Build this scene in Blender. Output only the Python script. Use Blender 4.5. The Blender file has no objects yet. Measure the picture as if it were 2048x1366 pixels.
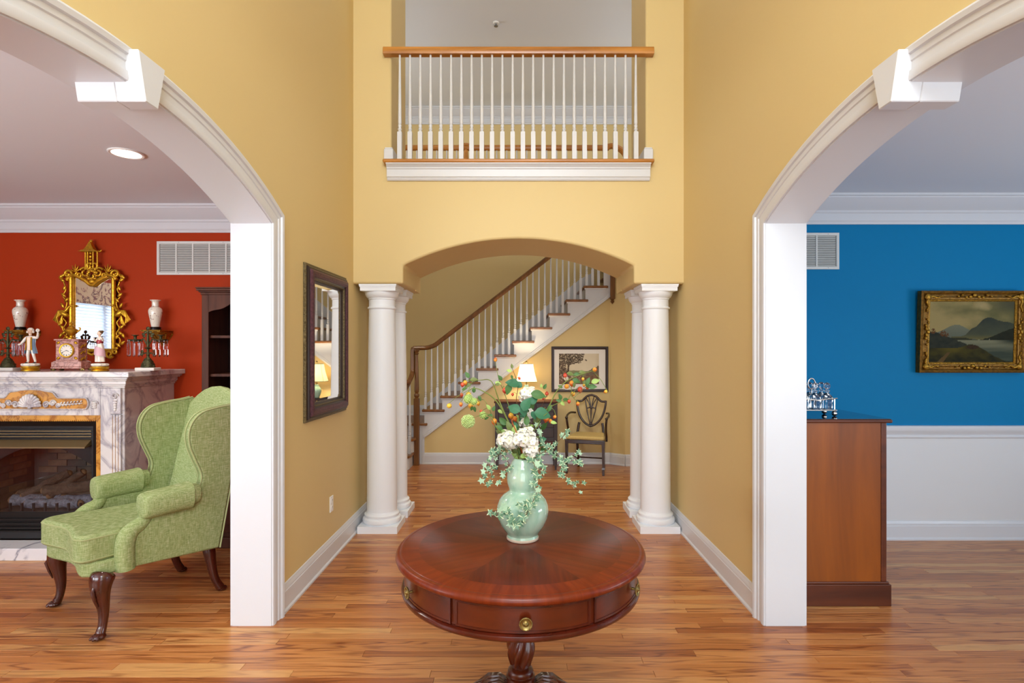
import bpy, bmesh, math, random
from mathutils import Vector, Matrix, Euler
random.seed(7)
PI = math.pi
scene = bpy.context.scene
COL = scene.collection

# ------------------------------------------------------------------ camera
F, CX, CY, EYE = 1104.0, 1037.0, 701.0, 1.516
cam_d = bpy.data.cameras.new('camera'); cam = bpy.data.objects.new('camera', cam_d); COL.objects.link(cam)
cam.location = (0, 0, EYE); cam.rotation_euler = (PI/2, 0, 0)
cam_d.sensor_fit = 'HORIZONTAL'; cam_d.sensor_width = 36.0; cam_d.lens = F/2048*36
cam_d.shift_x = (1024-CX)/2048; cam_d.shift_y = (CY-683)/2048
cam_d.clip_start = 0.05
scene.camera = cam

# ------------------------------------------------------------------ light
def lin(h):
    h = h.lstrip('#'); v = [int(h[i:i+2], 16)/255 for i in (0, 2, 4)]
    return tuple(c/12.92 if c <= .04045 else ((c+.055)/1.055)**2.4 for c in v)
world = bpy.data.worlds.new('sky'); scene.world = world; world.use_nodes = True
wn = world.node_tree.nodes; wl = world.node_tree.links
wn['Background'].inputs[0].default_value = (.80, .90, 1.0, 1); wn['Background'].inputs[1].default_value = 1.6
def area(name, loc, rot, sx, sy, power, col=(1, 1, 1), spread=180):
    d = bpy.data.lights.new(name, 'AREA'); d.shape = 'RECTANGLE'; d.size = sx; d.size_y = sy
    d.energy = power; d.color = col; d.spread = math.radians(spread)
    o = bpy.data.objects.new(name, d); COL.objects.link(o); o.location = loc; o.rotation_euler = rot
    return o
DAY = (.85, .925, 1.0)
# daylight at the foyer's front windows, behind the camera (they face +Y)
area('foyer_high_window_light', (0, -1.47, 4.05), (PI/2, 0, 0), 2.0, 1.9, 150, DAY)
area('foyer_door_light', (0, -1.47, 1.35), (PI/2, 0, 0), 2.0, 1.9, 26, DAY)
# left room: front windows and side window; front light tipped upward to brighten the ceiling
area('red_room_front_window_light', (-3.6, -1.44, 1.45), (PI/2+.75, 0, 0), 2.6, 1.5, 110, DAY)
area('red_room_side_window_light', (-5.98, 1.9, 1.4), (0, -PI/2, 0), 1.5, 1.5, 16, (.85, .94, 1.0))
area('red_room_corner_fill_light', (-5.66, -.3, 1.45), (0, -PI/2-.5, 0), 1.5, 1.4, 105, DAY)  # extra fill added before a solid wall, tipped up for the ceiling
# right room: front window, plus an added side fill; both tipped up for the ceiling
area('blue_room_front_window_light', (3.3, -1.44, 1.45), (PI/2+.75, 0, 0), 2.4, 1.5, 55, DAY)
area('blue_room_side_fill_light', (5.66, 1.5, 1.45), (0, PI/2+.5, 0), 1.5, 2.0, 85, DAY)
# fill lights added at the two ends of the landing, tipped up for its ceiling
area('landing_fill_light_a', (-3.12, 6.3, 4.2), (0, -PI/2-.65, 0), 1.4, 1.3, 33, DAY)
area('landing_fill_light_b', (3.12, 6.3, 4.2), (0, PI/2+.65, 0), 1.4, 1.3, 33, DAY)
# fill lights added at both ends of the ground floor hall, before solid walls
area('hall_fill_light_a', (-3.12, 6.3, 1.5), (0, -PI/2, 0), 1.6, 1.2, 8, DAY)
area('hall_fill_light_b', (3.12, 6.3, 1.5), (0, PI/2, 0), 1.6, 1.2, 8, DAY)
vs = scene.view_settings
vs.view_transform = 'Standard'; vs.look = 'None'; vs.gamma = 1.0; vs.exposure = 0.44
try: vs.use_curve_mapping = False
except Exception: pass
try:
    scene.cycles.use_denoising = True
    scene.cycles.max_bounces = 9; scene.cycles.diffuse_bounces = 4; scene.cycles.glossy_bounces = 4
    scene.cycles.transmission_bounces = 8; scene.cycles.sample_clamp_indirect = 6.0
    scene.cycles.caustics_reflective = False; scene.cycles.caustics_refractive = False
except Exception: pass

# ------------------------------------------------------------------ materials
M = {}
def newmat(name):
    m = bpy.data.materials.new(name); m.use_nodes = True; M[name] = m
    nt = m.node_tree; return m, nt.nodes, nt.links, nt.nodes['Principled BSDF']
def ramp(nodes, stops):
    r = nodes.new('ShaderNodeValToRGB'); e = r.color_ramp.elements
    while len(e) > 1: e.remove(e[-1])
    e[0].position = stops[0][0]; e[0].color = (*stops[0][1], 1)
    for p, c in stops[1:]:
        k = e.new(p); k.color = (*c, 1)
    return r
def coords(nodes, links, scale=(1, 1, 1), src='Object', loc=(0, 0, 0)):
    t = nodes.new('ShaderNodeTexCoord'); mp = nodes.new('ShaderNodeMapping')
    mp.inputs['Scale'].default_value = scale; mp.inputs['Location'].default_value = loc
    links.new(t.outputs[src], mp.inputs['Vector']); return mp.outputs['Vector']
def noise(nodes, links, vec, scale, detail=3, rough=.5, dist=0):
    n = nodes.new('ShaderNodeTexNoise'); n.inputs['Scale'].default_value = scale
    n.inputs['Detail'].default_value = detail; n.inputs['Roughness'].default_value = rough
    n.inputs['Distortion'].default_value = dist
    links.new(vec, n.inputs['Vector']); return n.outputs['Fac']
def addbump(nodes, links, b, h, strength, dist=.01):
    bp = nodes.new('ShaderNodeBump'); bp.inputs['Strength'].default_value = strength; bp.inputs['Distance'].default_value = dist
    links.new(h, bp.inputs['Height']); links.new(bp.outputs['Normal'], b.inputs['Normal'])
def plain(name, col, rough=.5, metal=0., var=0., vscale=6., bump=0., bscale=120., stretch=(1, 1, 1), coat=0., spec=.5, sheen=0.):
    m, n, l, b = newmat(name)
    c = lin(col) if isinstance(col, str) else col
    b.inputs['Base Color'].default_value = (*c, 1); b.inputs['Roughness'].default_value = rough
    b.inputs['Metallic'].default_value = metal; b.inputs['Coat Weight'].default_value = coat
    b.inputs['Specular IOR Level'].default_value = spec; b.inputs['Sheen Weight'].default_value = sheen
    if var or bump:
        v = coords(n, l, stretch)
    if var:
        f = noise(n, l, v, vscale, 4, .6)
        r = ramp(n, [(.3, tuple(max(0, x*(1-var)) for x in c)), (.7, tuple(min(1, x*(1+var)) for x in c))])
        l.new(f, r.inputs['Fac']); l.new(r.outputs['Color'], b.inputs['Base Color'])
    if bump:
        f2 = noise(n, l, v, bscale, 2); addbump(n, l, b, f2, bump)
    return m
def wood(name, dark, light, axis='z', scale=4., rough=.35, coat=.3, stretch=12., bump=.05, contrast=(.3, .7)):
    m, n, l, b = newmat(name)
    s = {'x': (1, stretch, stretch), 'y': (stretch, 1, stretch), 'z': (stretch, stretch, 1)}[axis]
    v = coords(n, l, s)
    f = noise(n, l, v, scale*.35, 5, .6, .6)
    r = ramp(n, [(contrast[0], lin(dark)), (contrast[1], lin(light))])
    l.new(f, r.inputs['Fac']); l.new(r.outputs['Color'], b.inputs['Base Color'])
    b.inputs['Roughness'].default_value = rough; b.inputs['Coat Weight'].default_value = coat; b.inputs['Coat Roughness'].default_value = .15
    f2 = noise(n, l, v, scale*2.5, 2); addbump(n, l, b, f2, bump, .003)
    return m
def attrmat(name, rough=.5, attr='paint', bump=0., bscale=80.):
    m, n, l, b = newmat(name); b.inputs['Specular IOR Level'].default_value = .12
    a = n.new('ShaderNodeAttribute'); a.attribute_name = attr
    l.new(a.outputs['Color'], b.inputs['Base Color']); b.inputs['Roughness'].default_value = rough
    if bump:
        v = coords(n, l); addbump(n, l, b, noise(n, l, v, bscale, 3), bump)
    return m
def glass(name, col='#ffffff', rough=0., ior=1.45):
    m, n, l, b = newmat(name)
    b.inputs['Base Color'].default_value = (*lin(col), 1); b.inputs['Roughness'].default_value = rough
    b.inputs['Transmission Weight'].default_value = 1.; b.inputs['IOR'].default_value = ior
    return m
def emit(name, col, strength):
    m, n, l, b = newmat(name)
    b.inputs['Base Color'].default_value = (*lin(col), 1)
    b.inputs['Emission Color'].default_value = (*lin(col), 1); b.inputs['Emission Strength'].default_value = strength
    return m
def marble(name, base, vein, scale=1.2, rough=.22, amt=.5):
    m, n, l, b = newmat(name)
    v = coords(n, l)
    d = noise(n, l, v, scale*1.5, 5, .6, .8)
    mx = n.new('ShaderNodeVectorMath'); mx.operation = 'SCALE'; mx.inputs['Scale'].default_value = 1.
    w = n.new('ShaderNodeTexNoise'); w.inputs['Scale'].default_value = scale*2.2; w.inputs['Detail'].default_value = 6
    w.inputs['Roughness'].default_value = .55; w.inputs['Distortion'].default_value = 1.6; l.new(v, w.inputs['Vector'])
    s = n.new('ShaderNodeMath'); s.operation = 'SUBTRACT'; s.inputs[1].default_value = .5; l.new(w.outputs['Fac'], s.inputs[0])
    a = n.new('ShaderNodeMath'); a.operation = 'ABSOLUTE'; l.new(s.outputs[0], a.inputs[0])
    r = ramp(n, [(0., lin(vein)), (.018, tuple(x*.55+y*.45 for x, y in zip(lin(vein), lin(base)))), (.07, lin(base))])
    l.new(a.outputs[0], r.inputs['Fac'])
    r2 = ramp(n, [(.35, (1-amt*.5,)*3), (.65, (1, 1, 1))]); l.new(d, r2.inputs['Fac'])
    mm = n.new('ShaderNodeMix'); mm.data_type = 'RGBA'; mm.blend_type = 'MULTIPLY'; mm.inputs['Factor'].default_value = 1.
    l.new(r.outputs['Color'], mm.inputs[6]); l.new(r2.outputs['Color'], mm.inputs[7])
    l.new(mm.outputs[2], b.inputs['Base Color']); b.inputs['Roughness'].default_value = rough
    return m
plain('yellow_paint', '#d9c087', .55, bump=.03, bscale=260, spec=.35)
plain('red_paint', '#a83202', .65, bump=.02, bscale=260, spec=.2)
plain('blue_paint', '#0077ab', .6, bump=.02, bscale=260, spec=.15)
plain('white_trim', '#d6d7da', .32, spec=.45)
plain('white_wall', '#dcdcdc', .5, spec=.35)
plain('ceiling_paint', '#e4e8ec', .8, spec=.2)
plain('column_paint', '#eef1f6', .38, spec=.4)
plain('subfloor', '#3a2412', .8)
wood('oak_rail', '#9c601c', '#cf8e40', 'x', 5., .35, .3, 10., .05)
wood('oak_dark', '#5f3a16', '#86562a', 'z', 5., .38, .3, 10., .05)
wood('oak_tread', '#6d4219', '#935d2c', 'y', 5., .38, .3, 10., .05)
wood('mahogany', '#3a1006', '#571a09', 'z', 3., .25, .3, 9., .02)
wood('mahogany_apron', '#421605', '#682509', 'x', 2.2, .28, .25, 7., .02)
wood('dark_wood', '#1d0d09', '#351a12', 'z', 4., .3, .4, 9., .03)
wood('chair_wood', '#1e0f0b', '#3a1d14', 'z', 5., .25, .5, 9., .03)
wood('cabriole_wood', '#33140c', '#57261a', 'z', 5., .22, .5, 9., .03)
wood('hutch_wood', '#3e2116', '#5c3524', 'z', 4., .5, .0, 10., .04).node_tree.nodes['Principled BSDF'].inputs['Specular IOR Level'].default_value = .2
wood('sideboard_wood', '#5a2806', '#a05410', 'z', 1.6, .4, .1, 9., .02, (.25, .75))
wood('sideboard_trim', '#431a08', '#693014', 'x', 2.5, .38, .15, 9., .02)
plain('polished_top', '#2a100a', .08, coat=.8)
marble('marble', '#eae7e3', '#b4afb6', 1.3, .22, .25)
marble('hearth_marble', '#f2f2f4', '#7c7f92', .8, .2, .2)
marble('sienna_marble', '#e3a545', '#a8661c', 2.6, .25, .5)
marble('pink_marble', '#d59b8c', '#8d4f3c', 9., .25, .6)
plain('black_metal', '#171412', .45, metal=.2)
plain('brass_slat', '#8b7652', .4, metal=.6)
plain('gilt', '#d0a02c', .36, metal=.85, var=.25, vscale=40, bump=.25, bscale=90)
plain('antique_gold', '#7d5718', .45, metal=.6, var=.45, vscale=45, bump=.4, bscale=70)
plain('antique_gold_bright', '#a87d28', .4, metal=.7, var=.45, vscale=60, bump=.5, bscale=90)
plain('brass', '#94804c', .35, metal=.9, var=.2, vscale=60)
plain('bronze', '#4c4a30', .5, metal=.7, var=.35, vscale=60, bump=.3, bscale=120)
plain('silver', '#c9c4be', .18, metal=1.)
plain('porcelain', '#efe9dc', .18, coat=.5)
plain('porcelain_pink', '#d9b3bd', .25, coat=.4)
plain('porcelain_blue', '#7fa3c4', .25, coat=.4)
plain('porcelain_flesh', '#ecd0b8', .25, coat=.4)
plain('porcelain_red', '#a0303a', .25, coat=.4)
plain('ebony', '#140b09', .3)
plain('mirror_glass', (.93, .94, .94), .015, metal=1.)
plain('burgundy_band', '#553038', .45, metal=.35, var=.5, vscale=70, bump=.3, bscale=200)
plain('bead_gold', '#6b5d3e', .45, metal=.6, var=.6, vscale=120, bump=.6, bscale=160)
plain('dark_bronze_frame', '#33231a', .35, metal=.4)
plain('print_frame', '#2a1614', .35, coat=.3)
plain('mat_board', '#e8e2da', .7)
plain('seat_fabric', '#c9ad6c', .85, var=.08, vscale=60)
plain('shade_lining', '#3b2f26', .7)
plain('stem_green', '#73823c', .6, var=.25, vscale=60)
plain('stem_brown', '#5d3a1c', .7, var=.25, vscale=60)
plain('rust_stem', '#9c4a17', .6)
plain('leaf_green', '#2f6b4a', .55, var=.3, vscale=50)
plain('leaf_dark', '#3f6a2c', .55, var=.3, vscale=50)
plain('leaf_olive', '#66743a', .55, var=.4, vscale=50)
plain('leaf_light', '#9dbb62', .55, var=.25, vscale=60)
plain('ivy_pale', '#a3c4a3', .55, var=.2, vscale=60)
plain('petal', '#e8e5da', .6, var=.05, vscale=60)
plain('petal_green', '#bccf86', .6, var=.25, vscale=90)
plain('petal_core', '#c8d05e', .6)
plain('mortar', '#4c4843', .9)
plain('fire_brick', '#48433c', .85, var=.3, vscale=12)
plain('fire_brick_tan', '#655443', .85, var=.3, vscale=12)
plain('log_bark', '#43372d', .9, var=.5, vscale=30, bump=.8, bscale=60)
plain('log_ash', '#626874', .9, var=.5, vscale=45, bump=.8, bscale=90)
plain('log_end', '#6e5032', .9, var=.3, vscale=40)
plain('vent_white', '#dadad4', .5)
plain('vent_dark', '#7c7c78', .8)
plain('plate_white', '#f0efea', .35)
plain('grey_metal', '#8c8c8c', .4, metal=.8)
glass('crystal', '#f4f7fa', .02, 1.5)
glass('window_glass', '#ffffff', 0., 1.02)
m_, n_, l_, b_ = newmat('fire_glass')
tp = n_.new('ShaderNodeBsdfTransparent'); gs = n_.new('ShaderNodeBsdfGlossy'); gs.inputs['Roughness'].default_value = .02
mx_ = n_.new('ShaderNodeMixShader'); mx_.inputs[0].default_value = .05
l_.new(tp.outputs[0], mx_.inputs[1]); l_.new(gs.outputs[0], mx_.inputs[2]); l_.new(mx_.outputs[0], n_['Material Output'].inputs[0])
plain('chain_dark', '#2a2a2a', .5)
# berry skin: yellow top to red cheek (the fruit's own colour), per fruit
def berry_mat(name, a, b_):
    m, n, l, b = newmat(name)
    v = coords(n, l, (1, 1, 1), 'Object')
    sp = n.new('ShaderNodeSeparateXYZ'); l.new(v, sp.inputs[0])
    ad = n.new('ShaderNodeMath'); ad.operation = 'MULTIPLY_ADD'; ad.inputs[1].default_value = .42; ad.inputs[2].default_value = .5
    l.new(sp.outputs['Z'], ad.inputs[0])
    nz = noise(n, l, v, 2.2, 3)
    av = n.new('ShaderNodeMath'); av.operation = 'MULTIPLY_ADD'; av.inputs[1].default_value = .5; l.new(nz, av.inputs[0])
    h = n.new('ShaderNodeMath'); h.operation = 'MULTIPLY'; h.inputs[1].default_value = .6; l.new(ad.outputs[0], h.inputs[0])
    l.new(h.outputs[0], av.inputs[2])
    r = ramp(n, [(.25, lin(a)), (.75, lin(b_))]); l.new(av.outputs[0], r.inputs['Fac'])
    l.new(r.outputs['Color'], b.inputs['Base Color']); b.inputs['Roughness'].default_value = .3
berry_mat('berry_yellow', '#c8641f', '#e6c041')
berry_mat('berry_orange', '#c2411c', '#e8a038')
berry_mat('berry_red', '#ad2c1c', '#d4583a')

# variegated ivy: green blade, pale veins/edge radiating from the stalk
m, n, l, b = newmat('ivy_leaf')
v = coords(n, l)
sp = n.new('ShaderNodeSeparateXYZ'); l.new(v, sp.inputs[0])
at = n.new('ShaderNodeMath'); at.operation = 'ARCTAN2'; l.new(sp.outputs['X'], at.inputs[0]); l.new(sp.outputs['Y'], at.inputs[1])
mu = n.new('ShaderNodeMath'); mu.operation = 'MULTIPLY'; mu.inputs[1].default_value = 3.0; l.new(at.outputs[0], mu.inputs[0])
co = n.new('ShaderNodeMath'); co.operation = 'COSINE'; l.new(mu.outputs[0], co.inputs[0])
pw = n.new('ShaderNodeMath'); pw.operation = 'MAXIMUM'; pw.inputs[1].default_value = 0.; l.new(co.outputs[0], pw.inputs[0])
p2 = n.new('ShaderNodeMath'); p2.operation = 'POWER'; p2.inputs[1].default_value = 14.; l.new(pw.outputs[0], p2.inputs[0])
r = ramp(n, [(0., lin('#4c7358')), (.5, lin('#6f9a78')), (1., lin('#dfe4b6'))])
nz = noise(n, l, v, 60, 3); mm = n.new('ShaderNodeMath'); mm.operation = 'MULTIPLY_ADD'; mm.inputs[1].default_value = .45; l.new(nz, mm.inputs[0])
l.new(p2.outputs[0], mm.inputs[2]); l.new(mm.outputs[0], r.inputs['Fac']); l.new(r.outputs['Color'], b.inputs['Base Color']); b.inputs['Roughness'].default_value = .5

# celadon glaze
m, n, l, b = newmat('celadon')
v = coords(n, l, (3, 3, 1.2)); f = noise(n, l, v, 6, 5, .6, .6)
r = ramp(n, [(.3, lin('#86b096')), (.55, lin('#a8c6b0')), (.75, lin('#bcc9b0'))]); l.new(f, r.inputs['Fac']); l.new(r.outputs['Color'], b.inputs['Base Color'])
b.inputs['Roughness'].default_value = .12; b.inputs['Coat Weight'].default_value = .6; b.inputs['Coat Roughness'].default_value = .05
plain('unglazed_rim', '#cdb9a4', .5)

# slubby green linen
m, n, l, b = newmat('green_linen')
v1 = coords(n, l, (16, 16, 160)); f1 = noise(n, l, v1, 2.2, 3, .6)
v2 = coords(n, l, (150, 150, 10)); f2 = noise(n, l, v2, 2.2, 3, .6)
ad = n.new('ShaderNodeMath'); ad.operation = 'ADD'; l.new(f1, ad.inputs[0]); l.new(f2, ad.inputs[1])
hf = n.new('ShaderNodeMath'); hf.operation = 'MULTIPLY'; hf.inputs[1].default_value = .5; l.new(ad.outputs[0], hf.inputs[0])
r = ramp(n, [(.36, lin('#77894f')), (.5, lin('#95a36b')), (.64, lin('#b8be93'))]); l.new(hf.outputs[0], r.inputs['Fac']); l.new(r.outputs['Color'], b.inputs['Base Color'])
b.inputs['Roughness'].default_value = .9; b.inputs['Specular IOR Level'].default_value = .2; addbump(n, l, b, hf.outputs[0], .25, .004)
plain('linen_piping', '#a3ab76', .9)

# oak floor: each strip carries its own tone and grain offset
m, n, l, b = newmat('oak_floor')
g = n.new('ShaderNodeNewGeometry'); a = n.new('ShaderNodeAttribute'); a.attribute_name = 'tint'
sep = n.new('ShaderNodeSeparateColor'); l.new(a.outputs['Color'], sep.inputs[0])
sx = n.new('ShaderNodeSeparateXYZ'); l.new(g.outputs['Position'], sx.inputs[0])
def math_(op, i0, i1=None, c1=0., c2=0., i2=None):
    q = n.new('ShaderNodeMath'); q.operation = op
    l.new(i0, q.inputs[0])
    if i1 is not None: l.new(i1, q.inputs[1])
    else: q.inputs[1].default_value = c1
    if i2 is not None: l.new(i2, q.inputs[2])
    else: q.inputs[2].default_value = c2
    return q.outputs[0]
ox = math_('MULTIPLY_ADD', sep.outputs[0], None, 37., 0., math_('MULTIPLY', sx.outputs[0], None, 1.1))
oy = math_('MULTIPLY_ADD', sep.outputs[1], None, 91., 0., math_('MULTIPLY', sx.outputs[1], None, 15.))
cx = n.new('ShaderNodeCombineXYZ'); l.new(ox, cx.inputs[0]); l.new(oy, cx.inputs[1])
f = noise(n, l, cx.outputs[0], 1.0, 2, .45, .35)
si = math_('SINE', math_('MULTIPLY', f, None, 48.))
gr = math_('POWER', math_('MULTIPLY_ADD', si, None, .5, .5), None, 4.0)
cx2 = n.new('ShaderNodeCombineXYZ'); l.new(math_('MULTIPLY', ox, None, 5.), cx2.inputs[0]); l.new(math_('MULTIPLY', oy, None, 22.), cx2.inputs[1])
fine = noise(n, l, cx2.outputs[0], 1.0, 3, .6)
base = ramp(n, [(0., lin('#9a5526')), (.35, lin('#b67138')), (.7, lin('#c4834a')), (1., lin('#d09a5e'))]); l.new(sep.outputs[2], base.inputs['Fac'])
big = noise(n, l, cx.outputs[0], .5, 2)
dk = n.new('ShaderNodeMix'); dk.data_type = 'RGBA'; dk.blend_type = 'MULTIPLY'
l.new(math_('MULTIPLY', gr, math_('MULTIPLY_ADD', big, None, 2.2, -.45), 0.), dk.inputs['Factor']); l.new(base.outputs['Color'], dk.inputs[6]); dk.inputs[7].default_value = (.40, .25, .15, 1); dk.clamp_factor = True
fr = ramp(n, [(.35, (.86, .80, .74)), (.6, (1.04, 1.04, 1.04))]); l.new(fine, fr.inputs['Fac'])
fm = n.new('ShaderNodeMix'); fm.data_type = 'RGBA'; fm.blend_type = 'MULTIPLY'; fm.inputs['Factor'].default_value = 1.
l.new(dk.outputs[2], fm.inputs[6]); l.new(fr.outputs['Color'], fm.inputs[7]); l.new(fm.outputs[2], b.inputs['Base Color'])
b.inputs['Roughness'].default_value = .34; b.inputs['Coat Weight'].default_value = .15; b.inputs['Coat Roughness'].default_value = .2
addbump(n, l, b, fine, .05, .002)

# round table top: six matched wedges of mahogany veneer with a cross-banded rim
m, n, l, b = newmat('table_veneer')
v = coords(n, l); sp = n.new('ShaderNodeSeparateXYZ'); l.new(v, sp.inputs[0])
at = math_('ARCTAN2', sp.outputs[1], sp.outputs[0])
NW = 6
k = math_('MULTIPLY_ADD', at, None, NW/(2*PI), 20.0)
fl = math_('FLOOR', k)
ang = math_('MULTIPLY', math_('ADD', fl, None, -19.5), None, 2*PI/NW)
ca, sa = math_('COSINE', ang), math_('SINE', ang)
al = math_('ADD', math_('MULTIPLY', ca, sp.outputs[0]), math_('MULTIPLY', sa, sp.outputs[1]))
ac = math_('SUBTRACT', math_('MULTIPLY', ca, sp.outputs[1]), math_('MULTIPLY', sa, sp.outputs[0]))
c3 = n.new('ShaderNodeCombineXYZ'); l.new(math_('MULTIPLY', al, None, 1.4), c3.inputs[0]); l.new(math_('MULTIPLY', ac, None, 26.), c3.inputs[1]); l.new(math_('MULTIPLY', fl, None, 7.3), c3.inputs[2])
f = noise(n, l, c3.outputs[0], 1.6, 4, .6, .4)
md = math_('MULTIPLY', math_('PINGPONG', fl, None, 1.0), None, 1.0)
tone = math_('MULTIPLY_ADD', md, None, .16, 0., math_('MULTIPLY', f, None, .8))
r = ramp(n, [(.22, lin('#431305')), (.5, lin('#5e1f06')), (.8, lin('#762b0b'))]); l.new(tone, r.inputs['Fac'])
rad = math_('SQRT', math_('ADD', math_('MULTIPLY', sp.outputs[0], sp.outputs[0]), math_('MULTIPLY', sp.outputs[1], sp.outputs[1])))
band = math_('GREATER_THAN', rad, None, .392)
c4 = n.new('ShaderNodeCombineXYZ'); l.new(math_('MULTIPLY', at, None, 18.), c4.inputs[0]); l.new(math_('MULTIPLY', rad, None, 4.), c4.inputs[1])
fb = noise(n, l, c4.outputs[0], 1.0, 3, .6)
rb = ramp(n, [(.3, lin('#5e1d06')), (.7, lin('#7a2d0c'))]); l.new(fb, rb.inputs['Fac'])
mx = n.new('ShaderNodeMix'); mx.data_type = 'RGBA'; l.new(band, mx.inputs['Factor']); l.new(r.outputs['Color'], mx.inputs[6]); l.new(rb.outputs['Color'], mx.inputs[7])
l.new(mx.outputs[2], b.inputs['Base Color']); b.inputs['Roughness'].default_value = .34; b.inputs['Specular IOR Level'].default_value = .3; b.inputs['Coat Weight'].default_value = .12; b.inputs['Coat Roughness'].default_value = .15

# lamp shade fabric that lets the bulb glow through
m, n, l, b = newmat('lamp_shade_fabric')
out = n['Material Output']
df = n.new('ShaderNodeBsdfDiffuse'); df.inputs[0].default_value = (*lin('#f6ecd2'), 1)
tr = n.new('ShaderNodeBsdfTranslucent'); tr.inputs[0].default_value = (*lin('#ffefc8'), 1)
mx = n.new('ShaderNodeMixShader'); mx.inputs[0].default_value = .6; l.new(df.outputs[0], mx.inputs[1]); l.new(tr.outputs[0], mx.inputs[2]); l.new(mx.outputs[0], out.inputs[0])
m, n, l, b = newmat('blind_slat')
out = n['Material Output']
df = n.new('ShaderNodeBsdfDiffuse'); df.inputs[0].default_value = (*lin('#f2f6fa'), 1)
tr = n.new('ShaderNodeBsdfTranslucent'); tr.inputs[0].default_value = (*lin('#e8f4ff'), 1)
mx = n.new('ShaderNodeMixShader'); mx.inputs[0].default_value = .5; l.new(df.outputs[0], mx.inputs[1]); l.new(tr.outputs[0], mx.inputs[2]); l.new(mx.outputs[0], out.inputs[0])

# floral curtain cloth
m, n, l, b = newmat('floral_cloth')
v = coords(n, l, (1, 1, 1)); f = noise(n, l, v, 7.5, 3, .55, 2.2)
r = ramp(n, [(0., lin('#c8b291')), (.53, lin('#c8b291')), (.57, lin('#8b5a58')), (.62, lin('#5b4a4a')), (.68, lin('#c8b291')), (1., lin('#a07a62'))]); l.new(f, r.inputs['Fac'])
l.new(r.outputs['Color'], b.inputs['Base Color']); b.inputs['Roughness'].default_value = .9

# painted porcelain vases
m, n, l, b = newmat('painted_porcelain')
v = coords(n, l, (1, 1, 1)); f = noise(n, l, v, 26, 4, .6, 1.8)
r = ramp(n, [(0., lin('#e9e2d2')), (.60, lin('#e9e2d2')), (.64, lin('#8c4e40')), (.68, lin('#5b6650')), (.74, lin('#e4dcca')), (1., lin('#cfc0b0'))]); l.new(f, r.inputs['Fac'])
l.new(r.outputs['Color'], b.inputs['Base Color']); b.inputs['Roughness'].default_value = .15; b.inputs['Coat Weight'].default_value = .5
attrmat('canvas_paint', .7, 'paint', .15, 220)
attrmat('print_paper', .35, 'paint')
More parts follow.
